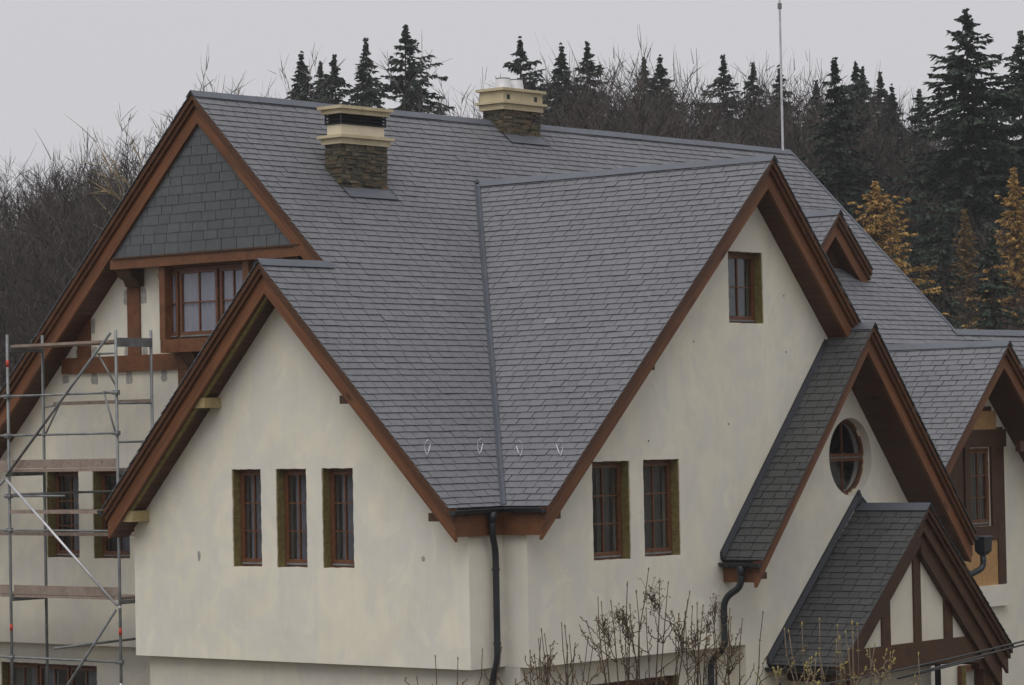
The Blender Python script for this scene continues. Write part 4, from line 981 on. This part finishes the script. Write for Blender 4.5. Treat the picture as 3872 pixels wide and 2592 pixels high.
# ------------------------------------------------------------------ shrubs
def shrub(label, base, hubs, tips, clusters, bark, bud, r0=0.022, seed=1, extra=0):
    rg = random.Random(seed)
    bx_, by_ = base; gz_ = terrain(bx_, by_)
    root = empty('bare_shrub', (bx_, by_, gz_), label, 'shrub', 'bare shrubs in front of the house')
    ms, mb, mc = MB(), MB(), MB()
    def bud_at(p, d, s):
        d = d.normalized(); e = d.orthogonal().normalized(); f_ = d.cross(e)
        a = [p, p+d*s*.6+e*s*.42, p+d*s*.6+f_*s*.42, p+d*s*.6-e*s*.42, p+d*s*.6-f_*s*.42, p+d*s*1.5]
        mb.add(a, [(0, 2, 1), (0, 3, 2), (0, 4, 3), (0, 1, 4), (5, 1, 2), (5, 2, 3), (5, 3, 4), (5, 4, 1)])
    B0 = Vector((bx_, by_, gz_))
    hubs = [Vector(h) for h in hubs]
    stems = []
    def stem(p0, tp, ra, rb, bow):
        d = tp-p0; mid = p0.lerp(tp, .55)+Vector((d.x, d.y, 0))*bow+Vector((rg.gauss(0, .06), rg.gauss(0, .06), 0))*min(1.5, d.length)
        pts = [p0*(1-q)**2+mid*2*q*(1-q)+tp*q*q for q in [k/11 for k in range(12)]]
        pts = [p0]+[p+Vector((rg.gauss(0, .011), rg.gauss(0, .011), rg.gauss(0, .006))) for p in pts[1:]]
        ms.tube(pts, [ra+(rb-ra)*(k/11)**.7 for k in range(12)], 6); stems.append((pts, ra, rb))
        dr = (pts[-1]-pts[-3]).normalized(); s = rg.uniform(.018, .028)
        bud_at(pts[-1], dr, s); e = dr.orthogonal().normalized()
        for sg in (1, -1): bud_at(pts[-1]-dr*.01, (dr*.8+e*sg).normalized(), s*.75)
        for k in (10, 9, 7):
            e = Matrix.Rotation(rg.uniform(0, 6.28), 3, dr) @ dr.orthogonal().normalized()
            for sg in (1, -1): bud_at(pts[k], (dr*.7+e*sg).normalized(), s*.7)
    tips = [Vector(t_) for t_ in tips]+[Vector(c_)+Vector((0, 0, -.05)) for c_ in clusters]
    for t_ in list(tips):
        for _ in range(extra):
            tips.append(t_+Vector((rg.uniform(-.45, .45), rg.uniform(-.45, .45), rg.uniform(-.55, -.12))))
    nb_ = max(5, len(tips)//4); order = sorted(tips, key=lambda q: -q.z-rg.uniform(0, .25))
    for ti, tp in enumerate(order):
        if ti < nb_:
            fx_0 = B0.lerp(Vector((tp.x, tp.y, B0.z)), .22)+Vector((rg.uniform(-.15, .15), rg.uniform(-.15, .15), 0))
            stem(fx_0, tp, r0*rg.uniform(.6, .95), .0045, rg.uniform(-.10, .14))
        else:
            best = None
            for pts, ra, rb in stems:
                for k in range(4, 10):
                    d = tp-pts[k]
                    if d.z < .16: continue
                    hz = math.hypot(d.x, d.y); cost = d.length+max(0, hz-d.z*1.1)*2.0+max(0, .30-d.length)*1.5+rg.uniform(0, .2)
                    if best is None or cost < best[0]: best = (cost, pts[k], (ra+(rb-ra)*(k/11)**.7)*.72)
            if best is None: continue
            stem(best[1], tp, max(best[2], .0065), .0042, rg.uniform(.1, .3))
    for cl in clusters:
        cl = Vector(cl)
        for k in range(26):
            p = cl+Vector((rg.gauss(0, .06), rg.gauss(0, .06), rg.gauss(0.02, .075)))
            st = cl+Vector((0, 0, rg.uniform(-.1, .05))); ms.tube([st, st.lerp(p, .6)+ZV*.015, p], [.003, .0022, .0016], 4, False)
            for _ in range(2):
                d = Vector((rg.gauss(0, .5), rg.gauss(0, .5), -1)).normalized(); L = rg.uniform(.02, .05); e = d.orthogonal().normalized()*rg.uniform(.005, .012)
                pp = p+Vector((rg.gauss(0, .012), rg.gauss(0, .012), 0)); f_ = d.cross(e)
                mc.add([pp, pp+d*L*.5+e, pp+d*L*.5+f_, pp+d*L*.5-e, pp+d*L], [(0, 1, 2), (0, 2, 3), (0, 3, 1), (4, 2, 1), (4, 3, 2), (4, 1, 3)])
    ms.build('stems', M[bark], root, True, False); tag(mb.build('buds', M[bud], root, False, False), kind='stuff')
    if mc.v: tag(mc.build('seed_heads', M['seed'], root, False, False), kind='stuff')
    return root
S1 = [(-9.54, -16.97, -7.37), (-9.79, -16.88, -7.52), (-9.55, -16.71, -7.55), (-9.67, -16.94, -7.61), (-9.92, -16.77, -7.71), (-9.76, -16.45, -7.68), (-9.42, -16.03, -7.97), (-8.94, -16.79, -7.55), (-8.82, -17.0, -7.66), (-9.36, -17.19, -7.83), (-9.07, -17.04, -7.93), (-9.42, -17.05, -7.49)]
S1H = [(-9.42, -16.76, -8.59), (-9.32, -16.92, -8.03), (-9.56, -16.58, -8.31), (-9.32, -16.65, -8.21)]
S1C = [(-9.14, -16.72, -7.66), (-9.12, -16.76, -7.75), (-9.34, -16.5, -7.91), (-9.67, -16.68, -7.86), (-9.68, -16.54, -8.1), (-9.57, -16.39, -8.0), (-9.35, -16.54, -8.05)]
S2 = [(-8.21, -16.63, -7.81), (-8.22, -16.59, -7.86), (-8.91, -16.99, -7.9), (-8.35, -16.85, -7.84), (-8.22, -16.9, -7.83), (-8.24, -17.13, -7.87), (-8.28, -17.59, -7.9), (-8.18, -17.25, -7.99), (-8.51, -17.45, -8.07), (-7.93, -16.83, -8.05)]
S2H = [(-8.5, -16.69, -8.6), (-8.38, -16.95, -8.26), (-8.35, -17.05, -8.38)]
S2C = [(-8.21, -16.79, -8.04), (-8.33, -16.98, -7.86), (-8.41, -16.58, -8.24), (-8.33, -16.7, -8.19)]
S0 = [(-10.31, -16.4, -7.93), (-10.36, -16.48, -7.95), (-10.06, -16.54, -8.1), (-10.27, -16.55, -8.16), (-10.54, -16.65, -8.15), (-10.5, -16.47, -8.24), (-10.33, -15.88, -8.3), (-10.89, -16.42, -8.2), (-10.85, -16.46, -8.23), (-10.35, -16.16, -8.01), (-10.6, -16.4, -8.03), (-10.45, -16.18, -8.09)]
S0H = [(-10.31, -16.39, -8.53), (-10.39, -16.34, -8.40), (-10.02, -16.58, -8.46)]
SLt = [(-11.8, -15.89, -8.19), (-11.47, -15.93, -8.24), (-11.46, -16.28, -8.14), (-11.67, -15.35, -8.44), (-11.86, -15.68, -8.43), (-11.48, -16.01, -8.46), (-10.93, -16.06, -8.16)]
SR = [(-10.02, -19.35, -7.88), (-9.71, -19.34, -7.86), (-9.29, -19.3, -7.95), (-9.87, -19.86, -7.85), (-9.86, -19.93, -7.87), (-9.8, -19.75, -7.96), (-9.29, -19.5, -8.02), (-9.89, -19.04, -7.94), (-10.17, -19.3, -7.94), (-10.06, -19.26, -8.27), (-10.31, -19.2, -8.33), (-9.47, -19.77, -8.18), (-9.75, -20.07, -8.23), (-9.11, -19.82, -8.22), (-8.74, -19.94, -8.25), (-9.0, -19.54, -8.41), (-9.09, -19.78, -8.38), (-9.38, -19.09, -8.41)]
shrub('tallest bare shrub with dark dry seed heads below the paired windows of the right gable', (-9.45, -16.7), S1H, S1, S1C, 'bark', 'bud', .028, 3, 2)
shrub('bare shrub with dry seed heads in front of the short downpipe', (-8.4, -16.9), S2H, S2, S2C, 'bark', 'bud', .024, 4, 3)
shrub('low bare shrub right of the long downpipe', (-10.3, -16.35), S0H, S0, [(-10.42, -16.30, -8.33)], 'bark', 'bud', .020, 5, 3)
shrub('few thin bare shoots below the overhanging corner left of the long downpipe', (-11.5, -15.9), [(-11.5, -15.9, -9.3), (-11.75, -15.65, -9.3), (-11.1, -16.0, -9.3)], SLt, [], 'bark', 'bud', .017, 6, 1)
shrub('pale stemmed shrub with yellow buds in front of the porch roof', (-9.6, -19.6), [(-9.71, -19.55, -8.42), (-9.45, -19.62, -8.52), (-9.4, -19.83, -8.56)], SR, [], 'bark_pale', 'bud_yellow', .026, 8, 3)

# ------------------------------------------------------------------ trees
def segs_mesh(P0, P1, R0, R1, n=3):
    P0, P1, R0, R1 = map(np.asarray, (P0, P1, R0, R1))
    d = P1-P0; d /= np.maximum(np.linalg.norm(d, axis=1, keepdims=True), 1e-9)
    ref = np.where(np.abs(d[:, 2:3]) < .9, np.array([[0, 0, 1.0]]), np.array([[1.0, 0, 0]]))
    e = np.cross(d, ref); e /= np.linalg.norm(e, axis=1, keepdims=True); f_ = np.cross(d, e)
    N_ = len(P0); V = np.empty((N_, 2*n, 3)); ang = 2*np.pi*np.arange(n)/n
    for k in range(n):
        o_ = e*math.cos(ang[k])+f_*math.sin(ang[k])
        V[:, k] = P0+o_*R0[:, None]; V[:, n+k] = P1+o_*R1[:, None]
    F = np.array([(k, (k+1) % n, n+(k+1) % n, n+k) for k in range(n)])
    F = (F[None]+(np.arange(N_)*2*n)[:, None, None]).reshape(-1, 4)
    return V.reshape(-1, 3), F
def np_mesh(name, V, F, mat):
    me = bpy.data.meshes.new(name); k = F.shape[1]
    me.vertices.add(len(V)); me.vertices.foreach_set('co', np.ascontiguousarray(V, dtype=np.float32).ravel())
    me.loops.add(F.size); me.loops.foreach_set('vertex_index', np.ascontiguousarray(F, dtype=np.int32).ravel())
    me.polygons.add(len(F)); me.polygons.foreach_set('loop_start', np.arange(0, F.size, k, dtype=np.int32))
    me.polygons.foreach_set('loop_total', np.full(len(F), k, dtype=np.int32))
    me.update(calc_edges=True); me.validate(); me.materials.append(mat); return me
def gen_bare(seed, H, spread=0.33, first=0.32, n1=15, n2=7, n3=4):
    """leafless tree: trunk segments and branch segments"""
    rg = random.Random(seed); tr, br, tw = [], [], []
    def grow(p, d, L, r, lev, nseg, out):
        pts = [p]; dirs = [d]
        for i in range(nseg):
            d = (d+Vector((rg.gauss(0, .10), rg.gauss(0, .10), rg.gauss(.08 if lev else 0, .09)))*(1.0 if lev else .35)).normalized()
            q = p+d*(L/nseg); k0, k1 = 1-i/nseg*.75, 1-(i+1)/nseg*.75
            out.append((p, q, r*k0, r*k1)); p = q; pts.append(p); dirs.append(d)
        return pts, dirs
    pts, dirs = grow(Vector((0, 0, 0)), Vector((rg.gauss(0, .03), rg.gauss(0, .03), 1)).normalized(), H*.74, H*.0085, 0, 10, tr)
    def child(pts, dirs, t_, ang):
        x = t_*(len(pts)-1); i = min(int(x), len(pts)-2); p = pts[i].lerp(pts[i+1], x-i); d = dirs[i+1]
        e = Matrix.Rotation(rg.uniform(0, 6.283), 3, d) @ d.orthogonal().normalized()
        return p, (d*math.cos(ang)+e*math.sin(ang)).normalized()
    for i in range(n1):
        t_ = first+(1-first)*(i+rg.random())/n1*.98
        p, d = child(pts, dirs, t_, rg.uniform(.35, .95)*(1.15-.5*t_)); L = H*spread*(1.02-.20*t_)*rg.uniform(.82, 1.06)
        p1, d1 = grow(p, d, L, H*.0028*(1.2-.6*t_), 1, 5, br)
        for j in range(n2):
            p, d = child(p1, d1, rg.uniform(.2, 1), rg.uniform(.35, .9)); L2 = L*rg.uniform(.3, .55)
            p2, d2 = grow(p, d, L2, H*.0016, 2, 3, tw)
            for k in range(n3):
                p, d = child(p2, d2, rg.uniform(.15, 1), rg.uniform(.3, .8))
                grow(p, d, L2*rg.uniform(.35, .7), H*.00125, 3, 2, tw)
    def arr(s): return ([list(a[0]) for a in s], [list(a[1]) for a in s], [a[2] for a in s], [max(a[3], .005) for a in s])
    return segs_mesh(*arr(tr), n=6), segs_mesh(*arr(br), n=3), ribbons(*arr(tw), seed)
def ribbons(P0, P1, R0, R1, seed):
    """fine twigs: one thin blade each, turned at random"""
    P0, P1, R0, R1 = map(np.asarray, (P0, P1, R0, R1)); rn = np.random.default_rng(seed)
    e = np.cross(P1-P0, rn.normal(size=P0.shape)); e /= np.maximum(np.linalg.norm(e, axis=1, keepdims=True), 1e-9)
    V = np.stack([P0-e*R0[:, None], P0+e*R0[:, None], P1+e*R1[:, None], P1-e*R1[:, None]], 1)
    F = np.arange(len(P0)*4).reshape(-1, 4); return V.reshape(-1, 3), F
def gen_conifer(seed, H, Rmax, top=0.0, spacing=.36, nb=8, dens=1.0, droop=.25, card=(.34, .12), gap=.12, prof=.85, bare_low=.15):
    rg = random.Random(seed); V, F = [], []; tr = []
    lean = Vector((rg.gauss(0, .01), rg.gauss(0, .01), 1))
    n = 14
    for i in range(n):
        tr.append((lean*H*i/n, lean*H*(i+1)/n, H*.012*(1-i/n)+.02, H*.012*(1-(i+1)/n)+.02))
    br = []
    Z = []; z = H*.995
    while z > H*bare_low:
        f_ = 1-z/H; m = nb if f_ > .12 else max(4, int(nb*.6))
        Z += [z+rg.uniform(-.75, .75)*spacing for _ in range(m)]
        z -= spacing*rg.uniform(.7, 1.3)*(.55+.6*min(1, f_*3))
    for zj in Z:
        for _1 in (0,):
            f_ = min(max(1-zj/H, .002), 1); rad = (Rmax*(f_**prof)*rg.uniform(.80, 1.10))*min(1.0, .22+.78*f_/.09)+.05
            if rg.random() < gap: continue
            a = rg.uniform(0, 6.2832); L = rad*rg.uniform(.45, 1.12)*(1+.26*math.sin(a+seed+zj*.55)+.16*math.sin(2*a+zj*1.7+seed))
            d = Vector((math.cos(a), math.sin(a), 0)); steps = max(2, int(L/.26)); p = lean*zj; pr = p
            up0 = max(.60-2.4*f_, .06)+rg.uniform(-.18, .18)
            for s in range(1, steps+1):
                u = s/steps; q = lean*zj+d*(L*u)+ZV*(L*(up0*u-droop*u*u*1.6+ (.22*droop*4)*u**4*.5))
                br.append((pr, q, .03*(1-.8*(s-1)/steps)+.006, .03*(1-.8*s/steps)+.005)); pr = q
                nc = max(1, int(round((3.2 if u < .9 else 4)*dens)))
                for c_ in range(nc):
                    sd = rg.choice((-1, 1)); w = rg.uniform(.6, 1.2)
                    dd = (d*rg.uniform(.4, 1.1)+Vector((-d.y, d.x, 0))*sd*rg.uniform(.2, 1.0)+ZV*rg.uniform(-1.0, .15)).normalized()
                    tk = min(1.0, .42+f_*9); cl = card[0]*w*tk; cw = card[1]*rg.uniform(.7, 1.3); e = dd.cross(Vector((rg.gauss(0, 1), rg.gauss(0, 1), rg.gauss(0, 1)))).normalized()*cw
                    o_ = q-d*rg.uniform(0, .22); i0 = len(V)
                    V.extend((o_-e*.5, o_+e*.5, o_+dd*cl*.6+e*.6, o_+dd*cl)); F.append((i0, i0+1, i0+2, i0+3))
    for i in range(26):                                           # leader
        u = rg.random(); i0 = len(V); o_ = lean*(H*(.955+.045*u)); a = rg.uniform(0, 6.28); dd = Vector((math.cos(a), math.sin(a), rg.uniform(.2, 1.0))).normalized()*(.30-.24*u); e = dd.orthogonal()*.22
        V.extend((o_-e, o_+e, o_+dd+e*.4, o_+dd)); F.append((i0, i0+1, i0+2, i0+3))
    def arr(s): return ([list(a[0]) for a in s], [list(a[1]) for a in s], [a[2] for a in s], [a[3] for a in s])
    T1 = segs_mesh(*arr(tr), n=7); T2 = segs_mesh(*arr(br), n=3)
    return T1, T2, (np.array([list(v) for v in V]), np.array(F))
def join(*vf):
    vs_, fs, b = [], [], 0
    for v, f_ in vf: vs_.append(v); fs.append(f_+b); b += len(v)
    return np.concatenate(vs_), np.concatenate(fs)
def conifer_protos(specs, leaf, bark, nm):
    out = []
    for sp_ in specs:
        t1, t2, c_ = gen_conifer(**sp_); out.append((sp_['H'], np_mesh('trunk', *join(t1, t2), M[bark]), np_mesh('crown', *c_, M[leaf])))
    return out
PR = {}
PR['sp'] = conifer_protos([dict(seed=s, H=21, Rmax=r, nb=n_, dens=d, droop=dr, gap=g, prof=pf) for s, r, n_, d, dr, g, pf in ((11, 7.2, 12, 2.1, .26, .08, .86), (12, 6.2, 11, 2.1, .34, .06, .82), (13, 7.8, 12, 2.0, .22, .10, .88), (14, 6.8, 11, 1.9, .30, .14, .84))], 'spruce', 'spruce_trunk', 'sp')
PR['SP'] = conifer_protos([dict(seed=s, H=22, Rmax=r, nb=11, dens=2.1, droop=.14, gap=.10, prof=.78, card=(.34, .115)) for s, r in ((21, 8.2), (22, 7.0))], 'spruce', 'spruce_trunk', 'SP')
PR['BS'] = conifer_protos([dict(seed=s, H=21, Rmax=r, nb=12, dens=2.2, droop=.18, gap=.10, prof=.68, card=(.34, .115), spacing=.38) for s, r in ((31, 7.4), (32, 6.4))], 'spruce', 'spruce_trunk', 'BS')
PR['NS'] = conifer_protos([dict(seed=41, H=19, Rmax=6.0, nb=11, dens=2.1, droop=.22, gap=.08, prof=.95, card=(.32, .11))], 'spruce', 'spruce_trunk', 'NS')
PR['ss'] = conifer_protos([dict(seed=51, H=12, Rmax=2.6, nb=9, dens=2.0, droop=.2, gap=.08, prof=.75, card=(.25, .09))], 'spruce', 'spruce_trunk', 'ss')
LA = dict(nb=11, dens=3.2, droop=.05, gap=.06, card=(.17, .065), spacing=.24)
PR['la'] = conifer_protos([dict(seed=61, H=13, Rmax=4.3, prof=.62, **LA)], 'larch', 'larch_trunk', 'la')
PR['lb'] = conifer_protos([dict(seed=62, H=13, Rmax=2.7, prof=.70, **LA)], 'larch', 'larch_trunk', 'la')
LD = dict(LA); LD['dens'] = 2.0
PR['ld'] = conifer_protos([dict(seed=63, H=13, Rmax=2.4, prof=.8, **LD)], 'larch_dull', 'larch_trunk', 'la')
#PR['lp'] = conifer_protos([dict(seed=64, H=15, Rmax=4.6, prof=.62, **LD)], 'larch_pale', 'larch_trunk', 'la')
CON = [
 ('sp', 0, 85.7, 80.39, 15.27, 'first spruce left of the front chimney, at the left end of the skyline group', 'spruce trees on the skyline'),
 ('sp', 1, 90.72, 83.75, 15.5, 'lowest of the five spruces behind the front chimney', 'spruce trees on the skyline'),
 ('sp', 2, 85.46, 77.61, 14.85, 'bushy spruce rising straight behind the front chimney', 'spruce trees on the skyline'),
 ('sp', 1, 89.21, 79.31, 16.21, 'slender tall spruce just left of the widest skyline spruce', 'spruce trees on the skyline'),
 ('SP', 0, 81.66, 69.71, 15.34, 'widest spruce of the skyline, between the two chimneys', 'spruce trees on the skyline'),
 ('SP', 1, 89.49, 68.23, 15.2, 'dense spruce with a bare leader behind the steel flue pipes', 'spruce trees on the skyline'),
 ('sp', 0, 94.64, 69.89, 15.45, 'first spruce right of the rear chimney', 'spruce trees on the skyline'),
 ('sp', 2, 97.27, 69.87, 15.74, 'second and taller spruce right of the rear chimney', 'spruce trees on the skyline'),
 ('sp', 3, 103.84, 71.42, 15.58, 'left spruce of the pair above the middle of the long ridge', 'spruce trees on the skyline'),
 ('sp', 0, 106.31, 71.59, 15.9, 'right spruce of the pair above the middle of the long ridge', 'spruce trees on the skyline'),
 ('sp', 2, 105.22, 66.73, 15.4, 'pointed spruce standing alone left of the lightning rod', 'spruce trees on the skyline'),
 ('sp', 3, 109.63, 67.72, 15.41, 'small spruce top between the lone pointed spruce and the lightning rod', 'spruce trees on the skyline'),
 ('sp', 0, 108.98, 65.41, 14.92, 'spruce top directly beside the lightning rod', 'spruce trees on the skyline'),
 ('sp', 1, 107.91, 62.09, 13.81, 'short spruce top just right of the lightning rod', 'spruce trees on the skyline'),
 ('NS', 0, 75.46, 38.64, 10.19, 'large dark spruce in front of the others, rising over the end of the long ridge', 'spruce trees on the slope'),
 ('sp', 2, 105.1, 57.66, 14.15, 'spruce right behind the large dark spruce at the ridge end', 'spruce trees on the skyline'),
 ('sp', 3, 107.34, 58.12, 14.08, 'thin topped spruce in the middle of the right skyline row', 'spruce trees on the skyline'),
 ('sp', 1, 111.2, 59.75, 14.26, 'sparse narrow spruce in the right skyline row', 'spruce trees on the skyline'),
 ('sp', 0, 102.28, 53.34, 12.33, 'last dense spruce of the right skyline row before the dip', 'spruce trees on the skyline'),
 ('sp', 3, 98.99, 49.52, 11.45, 'open spruce in the dip left of the tallest spruce', 'spruce trees on the skyline'),
 ('BS', 0, 74.9, 31.52, 11.59, 'tallest spruce of the picture, at the right with broad dark branches', 'spruce trees on the slope'),
 ('BS', 1, 78.21, 30.76, 10.78, 'big spruce cut by the right edge of the picture', 'spruce trees on the slope'),
 ('la', 0, 54.09, 22.43, 2.67, 'golden larch right of the small dormer', 'larch trees on the slope'),
 ('lb', 0, 60.72, 20.79, 3.3, 'slim golden larch at the right edge of the picture', 'larch trees on the slope'),
 ('ld', 0, 68.2, 27.46, 2.67, 'dull brown larch between the two golden larches', 'larch trees on the slope'),
 ('ld', 0, 63.78, 26.58, 0.37, 'low dull larch just right of the far roof edge', 'larch trees on the slope'),
 ('ss', 0, 61.69, 24.34, 2.07, 'slim young spruce between the golden larches', 'spruce trees on the slope'),
 ('ss', 0, 49.93, 15.08, 0.26, 'young spruce low at the right, in front of the slim golden larch', 'spruce trees on the slope'),
 ('ss', 0, 83.24, 37.43, 5.79, 'small spruce top between the two large dark spruces', 'spruce trees on the slope'),
]
for kind, vi, x, y, zt, lab, grp in CON:
    H0, mt_, mcn = PR[kind][vi]; g0 = terrain(x, y)-.2; s = (zt-g0)/H0
    nm = 'larch_tree' if kind in ('la', 'lb', 'ld', 'lp') else 'spruce_tree'
    rt = empty(nm, (x, y, g0), lab, 'larch' if nm[0] == 'l' else 'spruce', grp)
    rot = R.uniform(0, 6.28); w = s*R.uniform(.95, 1.08)
    for n_, me in (('trunk', mt_), ('crown', mcn)):
        o = bpy.data.objects.new(n_, me); col.objects.link(o); o.parent = rt; o.rotation_euler = (0, 0, rot); o.scale = (w, w, s)
BARE = [gen_bare(s, 15, sp_, fi) for s, sp_, fi in ((71, .30, .35), (72, .34, .30), (73, .27, .40), (74, .36, .28), (75, .31, .33), (76, .25, .42))]
BT = [
 (79.66, 79.85, 13.69, 'leafless tree above the long ridge, left of the first skyline spruce', 'bare_grey', 1),
 (81.12, 78.12, 14.06, 'bushy leafless tree touching the first skyline spruce', 'bare_grey', 3),
 (76.36, 60.64, 12.47, 'round crowned leafless tree between the widest spruce and the rear chimney', 'bare_grey', 3),
 (92.63, 64.59, 14.11, 'pale leafless crown right of the second spruce past the rear chimney', 'bare_grey', 1),
 (98.94, 64.87, 14.74, 'thin leafless tree with a forked top above the long ridge', 'bare_grey', 5),
 (58.6, 66.22, 9.1, 'leafless tree with a long leaning top left of the gable peak', 'bare', 2),
 (43.4, 46.5, 6.9, 'pale tan feathery tree behind the peak of the left gable', 'larch_pale', 3),
 (106.42, 79.13, 16.86, 'leafless tree leaning left behind the first spruce past the rear chimney', 'bare_grey', 0),
]
bare_me = {}
for x, y, zt, lab, mt_, vi in BT:
    if (vi, mt_) not in bare_me:
        (tv, tf), b1_, b2_ = BARE[vi]; bv_, bf_ = join(b1_, b2_); bare_me[(vi, mt_)] = (np_mesh('trunk', tv, tf, M[mt_]), np_mesh('crown', bv_, bf_, M[mt_]))
    g0 = terrain(x, y)-.2; s = (zt-g0)/15.2
    rt = empty('bare_tree', (x, y, g0), lab, 'tree', 'leafless trees on the skyline'); rot = R.uniform(0, 6.28)
    for n_, me in zip(('trunk', 'crown'), bare_me[(vi, mt_)]):
        o = bpy.data.objects.new(n_, me); col.objects.link(o); o.parent = rt; o.rotation_euler = (0, 0, rot); o.scale = ((.85 if mt_ == 'larch_pale' else 1)*s, (.85 if mt_ == 'larch_pale' else 1)*s, s)
# the leafless wood that reads as one mass
rw = random.Random(99); WV, WF, wb = [], [], 0
JB = [join(*q) for q in BARE]
cnt = 0
while cnt < 620:
    v = 98+(rw.random()**.55)*90; half = .166*v+9; s = rw.uniform(-half, half) if cnt < 440 else rw.uniform(-.1*half, .85*half); f_ = s/(.166*v)
    x = CAM.x+FH.x*v+RH.x*s; y = CAM.y+FH.y*v+RH.y*s; g0 = terrain(x, y)-.2
    # crown line of the wood: lower on the left, higher to the middle, in metres above eye level per metre of distance
    line = np.interp(f_, [-1.1, -1, -.72, -.6, -.4, -.1, .15, .5, .7, .85, 1.1], [.084, .087, .099, .109, .099, .100, .119, .117, .112, .102, .092])
    if f_ > .36 and v < 137: line = min(line, np.interp(f_, [.36, .5], [.10, .074]))
    if f_ > .5 and v < 121: line = min(line, .050)
    zmax = CAM.z+v*line*(1.0-.14*rw.random()**2)
    H = min(zmax-g0, rw.uniform(13.5, 18.5) if v < 150 else rw.uniform(16.5, 20))
    if H < 4: continue
    V, F = JB[rw.randrange(len(JB))]; k = H/15.2; a = rw.uniform(0, 6.28); c_, s_ = math.cos(a), math.sin(a); wk = k*rw.uniform(.85, 1.1)
    Q = np.stack([(V[:, 0]*c_-V[:, 1]*s_)*wk+x, (V[:, 0]*s_+V[:, 1]*c_)*wk+y, V[:, 2]*k+g0], 1)
    WV.append(Q); WF.append(F+wb); wb += len(Q); cnt += 1
me = np_mesh('bare_wood', np.concatenate(WV), np.concatenate(WF), M['bare'])
wood_o = bpy.data.objects.new('bare_wood', me); col.objects.link(wood_o)
tag(wood_o, 'brown leafless wood covering the slope behind the house', 'wood', kind='stuff')

# ------------------------------------------------------------------ damp winter air
hm = bpy.data.materials.new('winter_haze'); hm.use_nodes = True
ht_ = hm.node_tree; ht_.nodes.remove(ht_.nodes['Principled BSDF'])
pvn = ht_.nodes.new('ShaderNodeVolumePrincipled'); pvn.inputs['Density'].default_value = 0.0003; pvn.inputs['Color'].default_value = (0.93, 0.94, 0.98, 1)
ht_.links.new(pvn.outputs[0], ht_.nodes['Material Output'].inputs['Volume'])
hc = Vector((CAM.x+FH.x*110, CAM.y+FH.y*110)); corners = []
for a_, b_ in ((-125, -110), (125, -110), (125, 110), (-125, 110)):
    corners.append((hc.x+FH.x*a_+RH.x*b_, hc.y+FH.y*a_+RH.y*b_))
m = MB(); m.prism([(x, y, -14.0) for x, y in corners], (0, 0, 34.5))
tag(m.build('haze', hm, None), 'thin grey winter haze over the whole scene', 'haze', kind='stuff')
